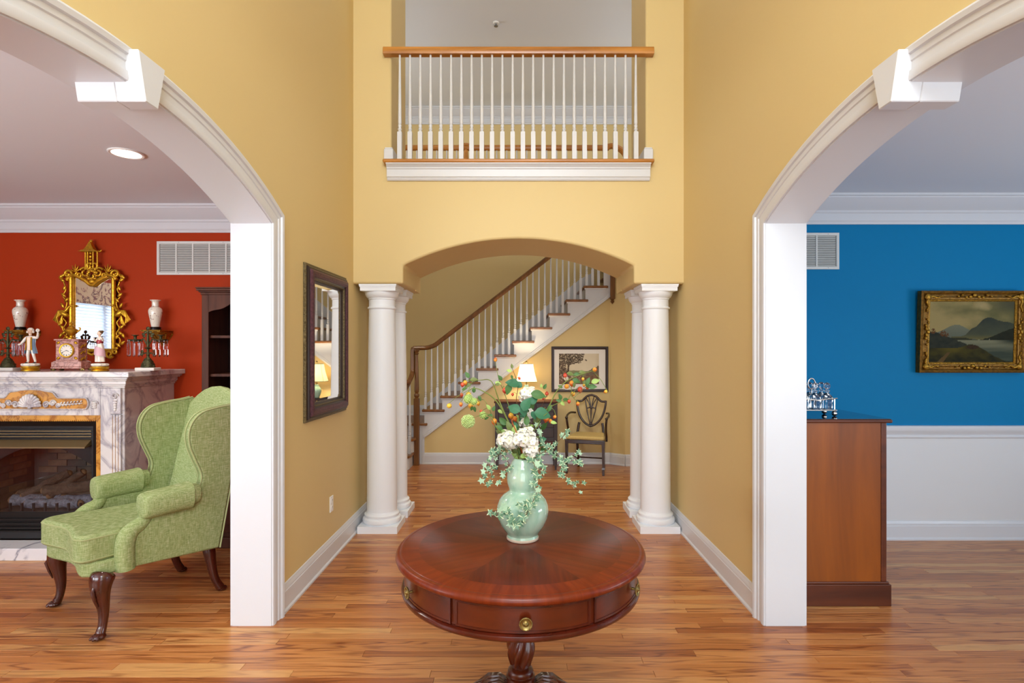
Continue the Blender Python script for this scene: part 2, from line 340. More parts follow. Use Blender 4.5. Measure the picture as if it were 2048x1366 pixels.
# ------------------------------------------------------------------ helpers
def P(px, py, d):                       # the world point that sits at distance d on the line through a picture position
    return Vector(((px-CX)*d/F, d, EYE-(py-CY)*d/F))
class MB:
    def __init__(s): s.bm = bmesh.new()
    def quad(s, a, b, c, d):
        return s.bm.faces.new([s.bm.verts.new(p) for p in (a, b, c, d)])
    def box(s, x0, x1, y0, y1, z0, z1, mat=None):
        v = [Vector(p) for p in ((x0, y0, z0), (x1, y0, z0), (x1, y1, z0), (x0, y1, z0), (x0, y0, z1), (x1, y0, z1), (x1, y1, z1), (x0, y1, z1))]
        if mat is not None: v = [mat @ p for p in v]
        v = [s.bm.verts.new(p) for p in v]
        for f in ((0, 3, 2, 1), (4, 5, 6, 7), (0, 1, 5, 4), (1, 2, 6, 5), (2, 3, 7, 6), (3, 0, 4, 7)): s.bm.faces.new([v[i] for i in f])
        return s
    def prism(s, pts, axis, a0, a1, mat=None):
        def mk(p, a):
            q = {'x': (a, p[0], p[1]), 'y': (p[0], a, p[1]), 'z': (p[0], p[1], a)}[axis]
            q = Vector(q); return mat @ q if mat is not None else q
        A = [s.bm.verts.new(mk(p, a0)) for p in pts]; B = [s.bm.verts.new(mk(p, a1)) for p in pts]
        s.bm.faces.new(A); s.bm.faces.new(B[::-1]); n = len(pts)
        for i in range(n): s.bm.faces.new([A[i], B[i], B[(i+1) % n], A[(i+1) % n]])
        return s
    def lathe(s, prof, c=(0, 0, 0), seg=24, mat=None, cap=True, sq=None):
        c = Vector(c); rings = []
        for r, z in prof:
            ring = []
            for i in range(seg):
                a = 2*PI*i/seg; p = Vector((r*math.cos(a), r*math.sin(a), z))
                if mat is not None: p = mat @ p
                ring.append(s.bm.verts.new(p+c))
            rings.append(ring)
        for k in range(len(rings)-1):
            for i in range(seg):
                j = (i+1) % seg; s.bm.faces.new([rings[k][i], rings[k][j], rings[k+1][j], rings[k+1][i]])
        if cap: s.bm.faces.new(rings[0][::-1]); s.bm.faces.new(rings[-1])
        return s
    def tube(s, pts, r, seg=8, closed=False, cap=True, flat=None):
        pts = [Vector(p) for p in pts]; n = len(pts)
        R = r if isinstance(r, (list, tuple)) else [r]*n
        rings = []; prev = None
        for i in range(n):
            if closed: t = pts[(i+1) % n]-pts[i-1]
            else: t = pts[min(i+1, n-1)]-pts[max(i-1, 0)]
            if t.length < 1e-9: t = Vector((0, 0, 1))
            t.normalize()
            if prev is None:
                u = Vector((0, 0, 1)) if abs(t.z) < .9 else Vector((1, 0, 0))
                u = (u-t*u.dot(t)).normalized()
            else:
                u = prev-t*prev.dot(t)
                u = u.normalized() if u.length > 1e-6 else t.orthogonal().normalized()
            prev = u; w = t.cross(u)
            ring = []
            for k in range(seg):
                a = 2*PI*(k+.5)/seg; fu = 1 if flat is None else flat
                ring.append(s.bm.verts.new(pts[i]+(u*math.cos(a)*fu+w*math.sin(a))*R[i]))
            rings.append(ring)
        m = n if closed else n-1
        for k in range(m):
            A, B = rings[k], rings[(k+1) % n]
            for i in range(seg):
                j = (i+1) % seg; s.bm.faces.new([A[i], A[j], B[j], B[i]])
        if cap and not closed: s.bm.faces.new(rings[0][::-1]); s.bm.faces.new(rings[-1])
        return s
    def ell(s, c, rad, u=12, v=8, mat=None):
        c = Vector(c); rows = []
        def pt(a, b_):
            p = Vector((rad[0]*math.sin(b_)*math.cos(a), rad[1]*math.sin(b_)*math.sin(a), rad[2]*math.cos(b_)))
            return (mat @ p if mat is not None else p)+c
        top = s.bm.verts.new(pt(0, 0)); bot = s.bm.verts.new(pt(0, PI))
        for k in range(1, v): rows.append([s.bm.verts.new(pt(2*PI*i/u, PI*k/v)) for i in range(u)])
        for i in range(u):
            j = (i+1) % u
            s.bm.faces.new([top, rows[0][i], rows[0][j]]); s.bm.faces.new([bot, rows[-1][j], rows[-1][i]])
            for k in range(len(rows)-1): s.bm.faces.new([rows[k][i], rows[k+1][i], rows[k+1][j], rows[k][j]])
        return s
    def strip(s, rows, closed_u=False, closed_v=False):     # skin over a grid of points
        V = [[s.bm.verts.new(p) for p in r] for r in rows]
        nu, nv = len(V), len(V[0])
        for i in range(nu if closed_u else nu-1):
            for j in range(nv if closed_v else nv-1):
                s.bm.faces.new([V[i][j], V[(i+1) % nu][j], V[(i+1) % nu][(j+1) % nv], V[i][(j+1) % nv]])
        return s
    def mesh(s, name, mat, smooth=35, recalc=True):
        if recalc: bmesh.ops.recalc_face_normals(s.bm, faces=s.bm.faces)
        me = bpy.data.meshes.new(name); s.bm.to_mesh(me); s.bm.free()
        if smooth:
            me.polygons.foreach_set('use_smooth', [True]*len(me.polygons))
            try: me.set_sharp_from_angle(angle=math.radians(smooth))
            except Exception: pass
        me.materials.append(M[mat] if isinstance(mat, str) else mat)
        return me
    def build(s, name, mat, parent=None, smooth=35, bevel=0, bseg=2, subd=0, world=False, recalc=True, **tags):
        me = s.mesh(name, mat, smooth, recalc)
        return place(name, me, parent, world=world, bevel=bevel, bseg=bseg, subd=subd, **tags)
def basis(o):
    return Matrix.LocRotScale(o.location, o.rotation_euler, o.scale)
def place(name, me, parent=None, loc=None, rot=None, scale=None, world=False, bevel=0, bseg=2, subd=0, **tags):
    o = bpy.data.objects.new(name, me); COL.objects.link(o)
    if loc is not None: o.location = loc
    if rot is not None: o.rotation_euler = rot
    if scale is not None: o.scale = (scale,)*3 if isinstance(scale, (int, float)) else scale
    if parent is not None:
        o.parent = parent
        if world:
            mtx = basis(parent)
            if parent.parent is not None: mtx = basis(parent.parent) @ parent.matrix_parent_inverse @ mtx
            o.matrix_parent_inverse = mtx.inverted()
    if bevel:
        b = o.modifiers.new('edge', 'BEVEL'); b.width = bevel; b.segments = bseg; b.limit_method = 'ANGLE'; b.angle_limit = math.radians(40)
        b.harden_normals = False
    if subd:
        m = o.modifiers.new('smooth', 'SUBSURF'); m.levels = subd; m.render_levels = subd
    for k, v in tags.items(): o[k] = v
    return o
def thing(name, label, category, loc=(0, 0, 0), rz=0., group=None):
    o = bpy.data.objects.new(name, None); COL.objects.link(o); o.location = loc; o.rotation_euler = (0, 0, rz)
    o.empty_display_size = .05; o['label'] = label; o['category'] = category
    if group: o['group'] = group
    return o
def copy_tree(o, parent=None):
    c = o.copy(); COL.objects.link(c); c.parent = parent
    for ch in list(o.children): copy_tree(ch, c)
    return c
def rect_loop(x0, x1, z0, z1): return [(x0, z0), (x1, z0), (x1, z1), (x0, z1)]
def frame_sweep(mb, x0, x1, z0, z1, prof, mat=None):   # mitred rectangular frame in the XZ plane; prof = [(inset, out toward -Y)], closed
    rows = []
    for ins, out in prof:
        rows.append([Vector((x, -out, z)) for x, z in rect_loop(x0+ins, x1-ins, z0+ins, z1-ins)])
    if mat is not None: rows = [[mat @ p for p in r] for r in rows]
    mb.strip(rows, closed_u=True, closed_v=True); return mb
def bez(p0, p1, p2, p3, n=12):
    out = []
    for i in range(n+1):
        t = i/n; out.append(tuple((1-t)**3*a+3*(1-t)**2*t*b+3*(1-t)*t*t*c+t**3*d for a, b, c, d in zip(p0, p1, p2, p3)))
    return out
def spline(pts, n=6):                    # Catmull-Rom through points
    pts = [Vector(p) for p in pts]; out = []
    for i in range(len(pts)-1):
        a = pts[max(i-1, 0)]; b = pts[i]; c = pts[i+1]; d = pts[min(i+2, len(pts)-1)]
        for k in range(n):
            t = k/n
            out.append(.5*((2*b)+(c-a)*t+(2*a-5*b+4*c-d)*t*t+(3*b-a-3*c+d)*t**3))
    out.append(pts[-1]); return out
# ------------------------------------------------------------------ the setting
def struct(name, mb, mat, **k):
    return mb.build(name, mat, kind='structure', **k)
XW, XI = 1.365, 1.571           # foyer face and room face of the side walls
YH, YB = 4.56, 5.37             # front and back of the columned header wall
CEIL, F2 = 2.743, 3.05          # ground-floor ceiling, upstairs floor
YR, YL = 4.43, 4.74             # back walls of the blue room (right) and red room (left)
YS, YW = 7.36, 8.25             # stair face, wall behind the stair
FRONT, TOP = -1.5, 5.6
ARC_Y, ARC_Z, ARC_R = 1.96, -.169, 2.616
J0, J1 = 2*1.96-3.037, 3.037    # jamb faces of the side arches
def arch_pts(off=0., n=28):
    # opening outline offset outward: from far floor up, over, and down to the near floor, as (y, z)
    hw = (J1-ARC_Y)+off; R = ARC_R+off; a = math.asin(hw/R)
    pts = [(ARC_Y+hw, 0.)]
    for i in range(n+1):
        t = a-2*a*i/n; pts.append((ARC_Y+R*math.sin(t), ARC_Z+R*math.cos(t)))
    pts.append((ARC_Y-hw, 0.)); return pts
# floor
fl = MB().box(-5.7, 5.7, FRONT, 8.4, -.06, -.012).build('floor', 'subfloor', kind='structure', smooth=0)
W = .0572
random.seed(11)
planks = []
row = 0; y = FRONT
while y < 8.35:
    x = -5.7-random.random()*1.1
    while x < 5.7:
        L = random.choice((.55, .75, .95, 1.2, 1.5, 1.9))*random.uniform(.85, 1.15)
        x0, x1 = max(x, -5.7), min(x+L, 5.7)
        if x1-x0 > .03: planks.append((x0, x1, y, y+W, random.random(), random.random(), min(1, max(0, random.gauss(.55, .27)))))
        x += L
    y += W; row += 1
def plank_vis(p):
    x0, x1, y0, y1 = p[:4]; yc = (y0+y1)/2
    if yc < 2.42 or yc > 5: return -1
    a, b_ = CX+x0/yc*F, CX+x1/yc*F
    a, b_ = max(a, 0), min(b_, 2048)
    if b_-a < 8: return -1
    if yc > 3.04 and (b_ < 557 and a < 557 or a > 1519) and yc > 3.9: return -1
    return (b_-a)*F*EYE*(1/y0-1/y1)
order = sorted(range(len(planks)), key=lambda i: -plank_vis(planks[i]))
own = set(order[:290])
def plank_add(mb, p):
    x0, x1, y0, y1, a, b_, c = p; g = .0006; e = .0009
    lo = [(x0+g, y0+g, -.012), (x1-g, y0+g, -.012), (x1-g, y1-g, -.012), (x0+g, y1-g, -.012)]
    mi = [(q[0], q[1], -e) for q in lo]
    hi = [(x0+g+e, y0+g+e, 0), (x1-g-e, y0+g+e, 0), (x1-g-e, y1-g-e, 0), (x0+g+e, y1-g-e, 0)]
    V = [[mb.bm.verts.new(q) for q in r] for r in (lo, mi, hi)]
    fs = [mb.bm.faces.new(V[2])]
    for k in (0, 1):
        for i in range(4): j = (i+1) % 4; fs.append(mb.bm.faces.new([V[k][i], V[k][j], V[k+1][j], V[k+1][i]]))
    lay = mb.bm.loops.layers.float_color.get('tint') or mb.bm.loops.layers.float_color.new('tint')
    for f_ in fs:
        for lp in f_.loops: lp[lay] = (a, b_, c, 1)
rest = MB(); rest.bm.loops.layers.float_color.new('tint')
for i, p in enumerate(planks):
    if i in own:
        mb = MB(); mb.bm.loops.layers.float_color.new('tint'); plank_add(mb, p); mb.build('plank', 'oak_floor', fl, smooth=0, recalc=False)
    else: plank_add(rest, p)
rest.build('plank_field', 'oak_floor', fl, smooth=0, recalc=False, kind='stuff')

# side walls with the wide arches: a foyer skin and a room skin
for s, side, paint, yr in ((-1, 'left', 'red_paint', YL), (1, 'right', 'blue_paint', YR)):
    op = arch_pts(.012)
    def outline(y1, z1): return [(y1, 0.)]+op+[(FRONT, 0.), (FRONT, z1), (y1, z1)]
    struct('wall_'+side, MB().prism(outline(YB, TOP), 'x', s*1.47, s*XW), 'yellow_paint', smooth=0)
    struct('wall_%s_inner' % side, MB().prism(outline(yr+.15, CEIL), 'x', s*XI, s*1.472), paint, smooth=0)
    # jamb lining
    a, b_ = arch_pts(.012), arch_pts(0.)
    rows = []
    for (x, pp) in ((XW-.004, b_), (XI+.004, b_), (XI+.004, a), (XW-.004, a)): rows.append([(s*x, q[0], q[1]) for q in pp])
    struct('trim_%d' % (1 if s < 0 else 2), MB().strip(rows, closed_u=True), 'white_trim', smooth=30)
    # casing on the foyer face
    cas = [(.004, 0.), (.004, .014), (.012, .018), (.034, .018), (.037, .012), (.062, .014), (.066, .019), (.084, .021), (.088, .030), (.104, .034), (.112, .030), (.112, 0.)]
    rows = [[(s*(XW-pr), q[0], q[1]) for q in arch_pts(o)] for o, pr in cas]
    struct('trim_%d' % (3 if s < 0 else 4), MB().strip(rows, closed_u=True), 'white_trim', smooth=28)
    cas2 = [(.004, 0.), (.004, .016), (.09, .02), (.11, .02), (.11, 0.)]
    rows = [[(s*(XI+pr), q[0], q[1]) for q in arch_pts(o)] for o, pr in cas2]
    struct('trim_%d' % (5 if s < 0 else 6), MB().strip(rows, closed_u=True), 'white_trim', smooth=28)
    # keystone block over the crown of the arch
    ks = MB()
    z0, z1 = 2.385, 2.548
    pts = [(ARC_Y-.034, z0), (ARC_Y+.034, z0), (ARC_Y+.073, z1), (ARC_Y-.073, z1)]
    ks.prism(pts, 'x', s*1.30, s*1.40)
    ks.prism([(ARC_Y-.034, z0), (ARC_Y+.034, z0), (ARC_Y+.048, 2.45), (ARC_Y-.048, 2.45)], 'x', s*1.40, s*1.54)
    o = ks.build('keystone', 'white_trim', smooth=0, bevel=.003, bseg=1, label='white keystone block at the crown of the arch to the %s room' % ('red' if s < 0 else 'blue'), category='keystone')
    # baseboard in the foyer
    def base_prof(x0, d):      # wall face x0, room direction d
        return [(x0, 0.), (x0+d*.024, 0.), (x0+d*.024, .012), (x0+d*.016, .022), (x0+d*.016, .118), (x0+d*.013, .122), (x0+d*.013, .134), (x0+d*.009, .142), (x0+d*.006, .158), (x0, .160)]
    bp = base_prof(s*XW, -s)
    struct('baseboard_'+side, MB().prism(bp, 'y', J1+.112, 5.30), 'white_trim', smooth=30)
    struct('baseboard_%s_near' % side, MB().prism(bp, 'y', FRONT, J0-.112), 'white_trim', smooth=30)
# header wall with its own arch, carried by the columns
HX, HZ0, HZS, HZA = .954, 2.068, 2.218, 2.442
r_ = (HX**2+(HZA-HZS)**2)/(2*(HZA-HZS)); zc = HZA-r_; an = math.asin(HX/r_)
pts = [(-XW-.05, HZ0), (-HX, HZ0)]
for i in range(33):
    t = -an+2*an*i/32; pts.append((r_*math.sin(t), zc+r_*math.cos(t)))
OX = 1.052
low = pts+[(HX, HZ0), (XW+.05, HZ0)]
struct('wall_header', MB().prism(low+[(XW+.05, TOP), (OX, TOP), (OX, F2-.02), (-OX, F2-.02), (-OX, TOP), (-XW-.05, TOP)], 'y', YH, 5.15), 'yellow_paint', smooth=25, bevel=.018, bseg=3)
struct('wall_header_rear', MB().prism(low+[(XW+.05, F2-.02), (-XW-.05, F2-.02)], 'y', 5.13, YB), 'yellow_paint', smooth=25)
# foyer ceiling, front wall with door and windows (behind the camera)
struct('ceiling_foyer', MB().box(-1.6, 1.6, FRONT-.1, 5.15, TOP, TOP+.1), 'ceiling_paint', smooth=0)
fw = MB()
for b_ in ((-5.7, -4.95, 0, CEIL+.3), (-2.25, -1.03, 0, TOP), (1.03, 2.05, 0, TOP), (4.55, 5.7, 0, CEIL+.3), (-4.95, -2.25, 0, .58), (-4.95, -2.25, 2.32, CEIL+.3),
           (2.05, 4.55, 0, .58), (2.05, 4.55, 2.32, CEIL+.3), (-1.03, 1.03, 2.32, 3.08), (-1.03, 1.03, 5.02, TOP), (-1.03, 1.03, 0, .38)):
    fw.box(b_[0], b_[1], FRONT-.15, FRONT, b_[2], b_[3])
struct('wall_front', fw, 'yellow_paint', smooth=0)
def window_unit(n, x0, x1, z0, z1, nx, nz):
    w = MB(); y0, y1 = FRONT-.02, FRONT+.035
    for a, b_ in ((x0-.07, x0), (x1, x1+.07)): w.box(a, b_, y0, y1, z0-.07, z1+.07)
    for a, b_ in ((z0-.07, z0), (z1, z1+.07)): w.box(x0, x1, y0, y1, a, b_)
    o = struct('window_%d' % n, w, 'white_trim', smooth=0)
    for i in range(1, nx): xx = x0+(x1-x0)*i/nx; MB().box(xx-.02, xx+.02, FRONT+.04, FRONT+.06, z0, z1).build('muntin', 'white_trim', o, smooth=0)
    for i in range(1, nz): zz = z0+(z1-z0)*i/nz; MB().box(x0, x1, FRONT+.04, FRONT+.06, zz-.015, zz+.015).build('muntin', 'white_trim', o, smooth=0)
window_unit(1, -1.0, 1.0, 3.1, 5.0, 4, 4)
window_unit(2, -1.0, 1.0, .40, 2.3, 4, 4)
window_unit(3, -4.9, -2.3, .6, 2.3, 4, 3)
window_unit(4, 2.1, 4.5, .6, 2.3, 4, 3)
# red room shell
struct('wall_red_back', MB().box(-5.7, -XI+.02, YL, YL+.15, 0, CEIL), 'red_paint', smooth=0)
lw = MB()
for y0, y1, z0, z1 in ((FRONT, 1.15, 0, CEIL), (2.65, YL, 0, CEIL), (1.15, 2.65, 0, .7), (1.15, 2.65, 2.15, CEIL)): lw.box(-5.85, -5.7, y0, y1, z0, z1)
struct('wall_red_side', lw, 'red_paint', smooth=0)
struct('ceiling_red_room', MB().box(-5.85, -XI+.02, FRONT-.1, YL+.15, CEIL, CEIL+.12), 'ceiling_paint', smooth=0)
# blue room shell: blue above the chair rail, white below
struct('wall_blue_back', MB().box(XI-.02, 5.85, YR, YR+.15, .86, CEIL), 'blue_paint', smooth=0)
struct('wall_blue_back_wainscot', MB().box(XI-.02, 5.85, YR-.004, YR+.15, 0, .86), 'white_wall', smooth=0)
struct('wall_blue_side', MB().box(5.7, 5.85, FRONT, YR, 0, CEIL), 'blue_paint', smooth=0)
struct('ceiling_blue_room', MB().box(XI-.02, 5.85, FRONT-.1, YR+.15, CEIL, CEIL+.12), 'ceiling_paint', smooth=0)
rail = [(YR, .84), (YR-.012, .84), (YR-.018, .852), (YR-.018, .862), (YR-.012, .868), (YR-.012, .880), (YR-.026, .886), (YR-.030, .905), (YR-.030, .912), (YR-.02, .916), (YR, .918)]
def along_x(prof, x0, x1): return MB().prism(prof, 'x', x0, x1)
struct('trim_7', along_x([(YR, .812), (YR-.010, .812), (YR-.016, .822), (YR-.016, .832), (YR-.010, .838), (YR-.013, .85), (YR-.026, .868), (YR-.030, .886), (YR-.030, .908), (YR-.024, .914), (YR, .916)], XI, 5.7), 'white_trim', smooth=25)
def crown(yw, h=.217):
    k = h/.217; p = [(0, 0), (.012, 0), (.012, .018), (.02, .03), (.02, .085), (.03, .092), (.03, .108), (.055, .122), (.10, .162), (.125, .186), (.125, .196), (.14, .2), (.14, .217), (0, .217)]
    return [(yw-a*k, CEIL-.217*k+b_*k) for a, b_ in p]
struct('trim_8', along_x(crown(YL), -5.7, -XI), 'white_trim', smooth=25)
struct('trim_9', along_x(crown(YR), XI, 5.7), 'white_trim', smooth=25)
cr = [(-5.7+(YL-p[0]), p[1]) for p in crown(YL)]
struct('trim_10', MB().prism(cr, 'y', FRONT, YL), 'white_trim', smooth=25)
def basey(yw): return [(yw, 0.), (yw-.024, 0.), (yw-.024, .012), (yw-.016, .022), (yw-.016, .112), (yw-.013, .116), (yw-.013, .130), (yw-.009, .138), (yw-.006, .150), (yw, .152)]
struct('baseboard_blue_back', along_x(basey(YR-.004), XI, 5.7), 'white_trim', smooth=25)
struct('baseboard_red_back', along_x(basey(YL), -2.85, -XI), 'white_trim', smooth=25)
# hall beyond the columns
HXS = 3.2
struct('wall_hall_left', MB().box(-HXS-.1, -HXS, 5.2, YW+.1, 0, 5.3), 'yellow_paint', smooth=0)
struct('wall_hall_right', MB().box(HXS, HXS+.1, 5.2, YW+.1, 0, 5.3), 'yellow_paint', smooth=0)
struct('wall_hall_back', MB().box(-HXS, HXS, YW, YW+.1, 0, 5.3), 'yellow_paint', smooth=0)
for s, nm in ((-1, 'left'), (1, 'right')):
    xs = sorted((s*(XW+.05), s*HXS))
    struct('wall_hall_front_'+nm, MB().box(xs[0], xs[1], 5.15, YB, 0, 5.3), 'yellow_paint', smooth=0)
UC = 5.11
struct('ceiling_landing', MB().box(-HXS, HXS, 5.15, YW, UC, UC+.12), 'ceiling_paint', smooth=0)
struct('ceiling_hall', MB().box(-HXS, HXS, YB-.02, 6.78, CEIL, F2-.022), 'ceiling_paint', smooth=0)
struct('floor_landing', MB().box(-HXS, HXS, YB-.02, 6.78, F2-.02, F2), 'oak_rail', smooth=0)
p = [(a, b_+UC-CEIL) for a, b_ in crown(YW)]
struct('trim_11', along_x(p, -HXS, HXS), 'white_trim', smooth=25)
# wall under the stair: follows the rake of the stair, then a shallow angled return
def rake(x): return .343+(x+1.28)*(2.243-.343)/2.5
struct('wall_under_stair', MB().prism([(-1.285, 0), (1.225, 0), (1.225, rake(1.225)+.03), (-1.285, rake(-1.285)+.03)], 'y', YS+.02, YS+.10), 'yellow_paint', smooth=0)
struct('wall_stair_return', MB().prism([(1.22, YS+.02), (1.40, YS-.12), (2.2, YS+.02), (2.2, YS+.1), (1.22, YS+.1)], 'z', 0, CEIL), 'yellow_paint', smooth=0)
struct('baseboard_hall_back', along_x(basey(YS+.02), -1.285, 1.222), 'white_trim', smooth=25)
for n_, (a, b_) in enumerate((((1.222, YS+.02), (1.40, YS-.12)), ((1.40, YS-.12), (2.2, YS+.02)))):
    d = Vector((b_[0]-a[0], b_[1]-a[1], 0)); L = d.length; mt = Matrix.Translation((a[0], a[1], 0)) @ Matrix.Rotation(math.atan2(d.y, d.x), 4, 'Z')
    struct('baseboard_return_%d' % (n_+1), MB().prism([(-q[0]*-1, q[1]) for q in basey(0.)], 'x', 0, L, mt), 'white_trim', smooth=25)
for s, nm in ((-1, 'left'), (1, 'right')):
    pass
struct('baseboard_stair_wall', along_x([(a, b_+.549) for a, b_ in basey(YW)], -2.6, -1.1), 'white_trim', smooth=25)

# window frames added on solid walls, only to surround the fill lights
def fill_frame(n, x, yc, zc, w, h, s):
    q = MB(); a, b_ = sorted((x, x-s*.05))
    for y0, y1, z0, z1 in ((yc-w/2-.08, yc-w/2, zc-h/2-.08, zc+h/2+.08), (yc+w/2, yc+w/2+.08, zc-h/2-.08, zc+h/2+.08), (yc-w/2, yc+w/2, zc-h/2-.08, zc-h/2), (yc-w/2, yc+w/2, zc+h/2, zc+h/2+.08)): q.box(a, b_, y0, y1, z0, z1)
    struct('window_%d' % n, q, 'white_trim', smooth=0)
fill_frame(6, -HXS, 6.3, 4.2, 1.5, 1.5, -1); fill_frame(7, HXS, 6.3, 4.2, 1.5, 1.5, 1)
fill_frame(8, -HXS, 6.3, 1.5, 1.4, 1.7, -1); fill_frame(9, HXS, 6.3, 1.5, 1.4, 1.7, 1)
fill_frame(10, -5.7, -.3, 1.45, 1.5, 1.6, -1); fill_frame(11, 5.7, 1.5, 1.45, 2.1, 1.6, 1)
# red room side window seen in the gilt mirror: blinds, valance, drapes
w = MB()
for a, b_ in ((1.08, 1.15), (2.65, 2.72), (1.86, 1.94)): w.box(-5.72, -5.665, a, b_, .63, 2.22)
for a, b_ in ((.63, .70), (2.15, 2.22)): w.box(-5.72, -5.665, 1.15, 2.65, a, b_)
wo = struct('window_5', w, 'white_trim', smooth=0)
sl = MB().box(-.022, .022, 0, 1.48, -.0015, .0015).mesh('slat', 'blind_slat', 0)
bl = thing('window_blind', 'pale horizontal blind seen in the gilt mirror', 'window blind', (-5.64, 1.16, .72))
for i in range(36): place('slat', sl, bl, loc=(0, 0, i*.04), rot=(0, 1.05, 0))
va = MB().prism([(.85, 2.12), (2.95, 2.12), (2.95, 2.42), (.85, 2.42)], 'x', -5.58, -5.50)
va.build('valance', 'floral_cloth', smooth=0, label='floral valance above the window seen in the gilt mirror', category='valance')
for y0, y1, lb in ((.88, 1.2, 'floral drape at the near end of the red room side window'), (2.6, 2.92, 'floral drape at the fireplace end of the red room side window')):
    rows = []
    for z in (.02, 1.0, 2.10):
        rows.append([(-5.56+.03*math.sin(k*1.6), y0+(y1-y0)*k/24, z) for k in range(25)]+[(-5.59+.03*math.sin(k*1.6), y0+(y1-y0)*k/24, z) for k in range(24, -1, -1)])
    MB().strip(rows, closed_v=True).build('drape', 'floral_cloth', smooth=60, label=lb, category='drape')
# ------------------------------------------------------------------ columns
def column_meshes():
    pl = MB().box(-.165, .165, -.165, .165, 0, .058).mesh('plinth', 'column_paint', 30)
    ba = MB().lathe([(.150, .058), (.158, .066), (.162, .082), (.158, .098), (.148, .106), (.142, .108), (.142, .116), (.146, .122), (.146, .132), (.138, .140), (.130, .146), (.127, .156)], seg=48).mesh('base', 'column_paint', 35)
    sh = MB().lathe([(.126, .150), (.1255, .4), (.124, .8), (.120, 1.2), (.114, 1.6), (.109, 1.885)], seg=48).mesh('shaft', 'column_paint', 35)
    ca = MB().lathe([(.108, 1.865), (.118, 1.868), (.121, 1.876), (.118, 1.884), (.109, 1.888), (.109, 1.945), (.115, 1.949), (.115, 1.957), (.118, 1.96), (.128, 1.968), (.138, 1.985), (.143, 2.005), (.143, 2.014)], seg=48).mesh('capital', 'column_paint', 35)
    ab = MB()
    ab.box(-.147, .147, -.147, .147, 2.012, 2.044); ab.box(-.152, .152, -.152, .152, 2.044, 2.055); ab.box(-.155, .155, -.155, .155, 2.055, 2.0675)
    return pl, ba, sh, ca, ab.mesh('abacus', 'column_paint', 30)
CM = column_meshes()
for x, y, lb in ((-1.168, 4.725, 'white round column in front, beside the wall mirror'), (-1.168, 5.165, 'white round column behind, beside the foot of the stairs'),
                 (1.172, 4.725, 'white round column in front, on the blue room side'), (1.172, 5.165, 'white round column behind, beside the shield-back chair')):
    t = thing('column', lb, 'column', (x, y, 0), 0, 'columns under the arched header'); t['kind'] = 'thing'
    for nm, me in zip(('plinth', 'base', 'shaft', 'capital', 'abacus'), CM): place(nm, me, t)

# ------------------------------------------------------------------ balusters
def baluster_mesh(h, w=.0165, top=.0085, block=.28):
    m = MB(); b0 = h*block
    m.box(-w, w, -w, w, 0, b0)
    c = [(w*1.0, b0-.001), (w*.78, b0+.008), (w*.62, b0+.014), (w*.9, b0+.020), (w*.95, b0+.027), (w*.62, b0+.034), (w*.8, b0+.046), (w*.86, b0+.056), (w*.55, b0+.064), (w*.82, b0+.072), (w*.80, b0+.09), (top, h)]
    m.lathe(c, seg=10); return m.mesh('baluster', 'white_trim', 40)
# balcony railing over the header
t = thing('balcony_railing', 'oak handrail with white balusters over the columned opening', 'railing', (0, YH-.036, 3.075))
yb = YH-.036; zs = 3.075
MB().box(-1.105, 1.105, YH-.082, 5.2, zs-.03, zs).build('sill_board', 'oak_rail', t, bevel=.010, bseg=3, world=True)
pf = [(YH, 2.915), (YH-.016, 2.915), (YH-.026, 2.93), (YH-.026, 2.936), (YH-.036, 2.942), (YH-.036, 3.000), (YH-.044, 3.008), (YH-.044, 3.016), (YH-.060, 3.032), (YH-.072, 3.038), (YH-.072, 3.047), (YH, 3.047)]
MB().prism(pf, 'x', -1.08, 1.08).build('fascia', 'white_trim', t, smooth=25, world=True)
for s in (-1, 1):
    xs = sorted((s*1.032, s*1.108))
    m = MB(); m.box(xs[0], xs[1], YH-.022, 5.14, zs, zs+.100); m.box(xs[0]+.006, xs[1]-.006, YH-.016, 5.14, zs+.100, zs+.115)
    m.build('end_block', 'white_trim', t, smooth=0, bevel=.004, bseg=1, world=True)
hr = [(-.034, 3.945), (-.030, 3.935), (.030, 3.935), (.034, 3.945), (.034, 3.970), (.026, 3.992), (.010, 4.0), (-.010, 4.0), (-.026, 3.992), (-.034, 3.970)]
MB().prism([(yb+a, b_) for a, b_ in hr], 'x', -1.105, 1.105).build('handrail', 'oak_rail', t, smooth=30, world=True)
bm_ = baluster_mesh(3.94-zs, .0178, .0085, .265)
for k in range(24): place('baluster', bm_, t, loc=((799.6-CX+k*20.52)*(yb)/F, 0, 0))
# landing guard rail upstairs, farther back
t = thing('landing_guard', 'oak rail and white balusters along the stairwell edge upstairs', 'railing', (0, 6.74, F2))
m = MB(); zr = 4.02
m.tube([(-3.1, 6.74, zr-.03), (1.10, 6.74, zr-.03)], .035, 10); m.build('handrail', 'oak_rail', t, world=True)
m = MB(); m.tube(spline([(1.08, 6.74, zr-.02), (1.16, 6.74, zr-.01), (1.28, 6.76, zr-.07), (1.36, 6.82, zr-.20), (1.40, 6.95, zr-.34)], 6), .036, 10); m.build('rail_easing', 'oak_rail', t, world=True)
b2 = baluster_mesh(.92, .0165, .0085, .28)
for k in range(34): place('baluster', b2, t, loc=(-2.95+k*.122, 0, 0))
def newel_mesh(h, w=.036, wood_='oak_dark', block=.55):
    m = MB(); z = h*block
    m.box(-w, w, -w, w, 0, z)
    m.lathe([(w*1.05, z), (w*.6, z+.012), (w*.95, z+.03), (w*1.05, z+.045), (w*.95, z+.06), (w*.6, z+.072), (w*.85, z+.09), (w*.9, z+.12), (w*.55, h-.10), (w*.5, h-.07), (w*.9, h-.055), (w*.6, h-.04), (w*1.0, h-.02), (w*1.05, h)], seg=16)
    return m.mesh('newel', wood_, 40)
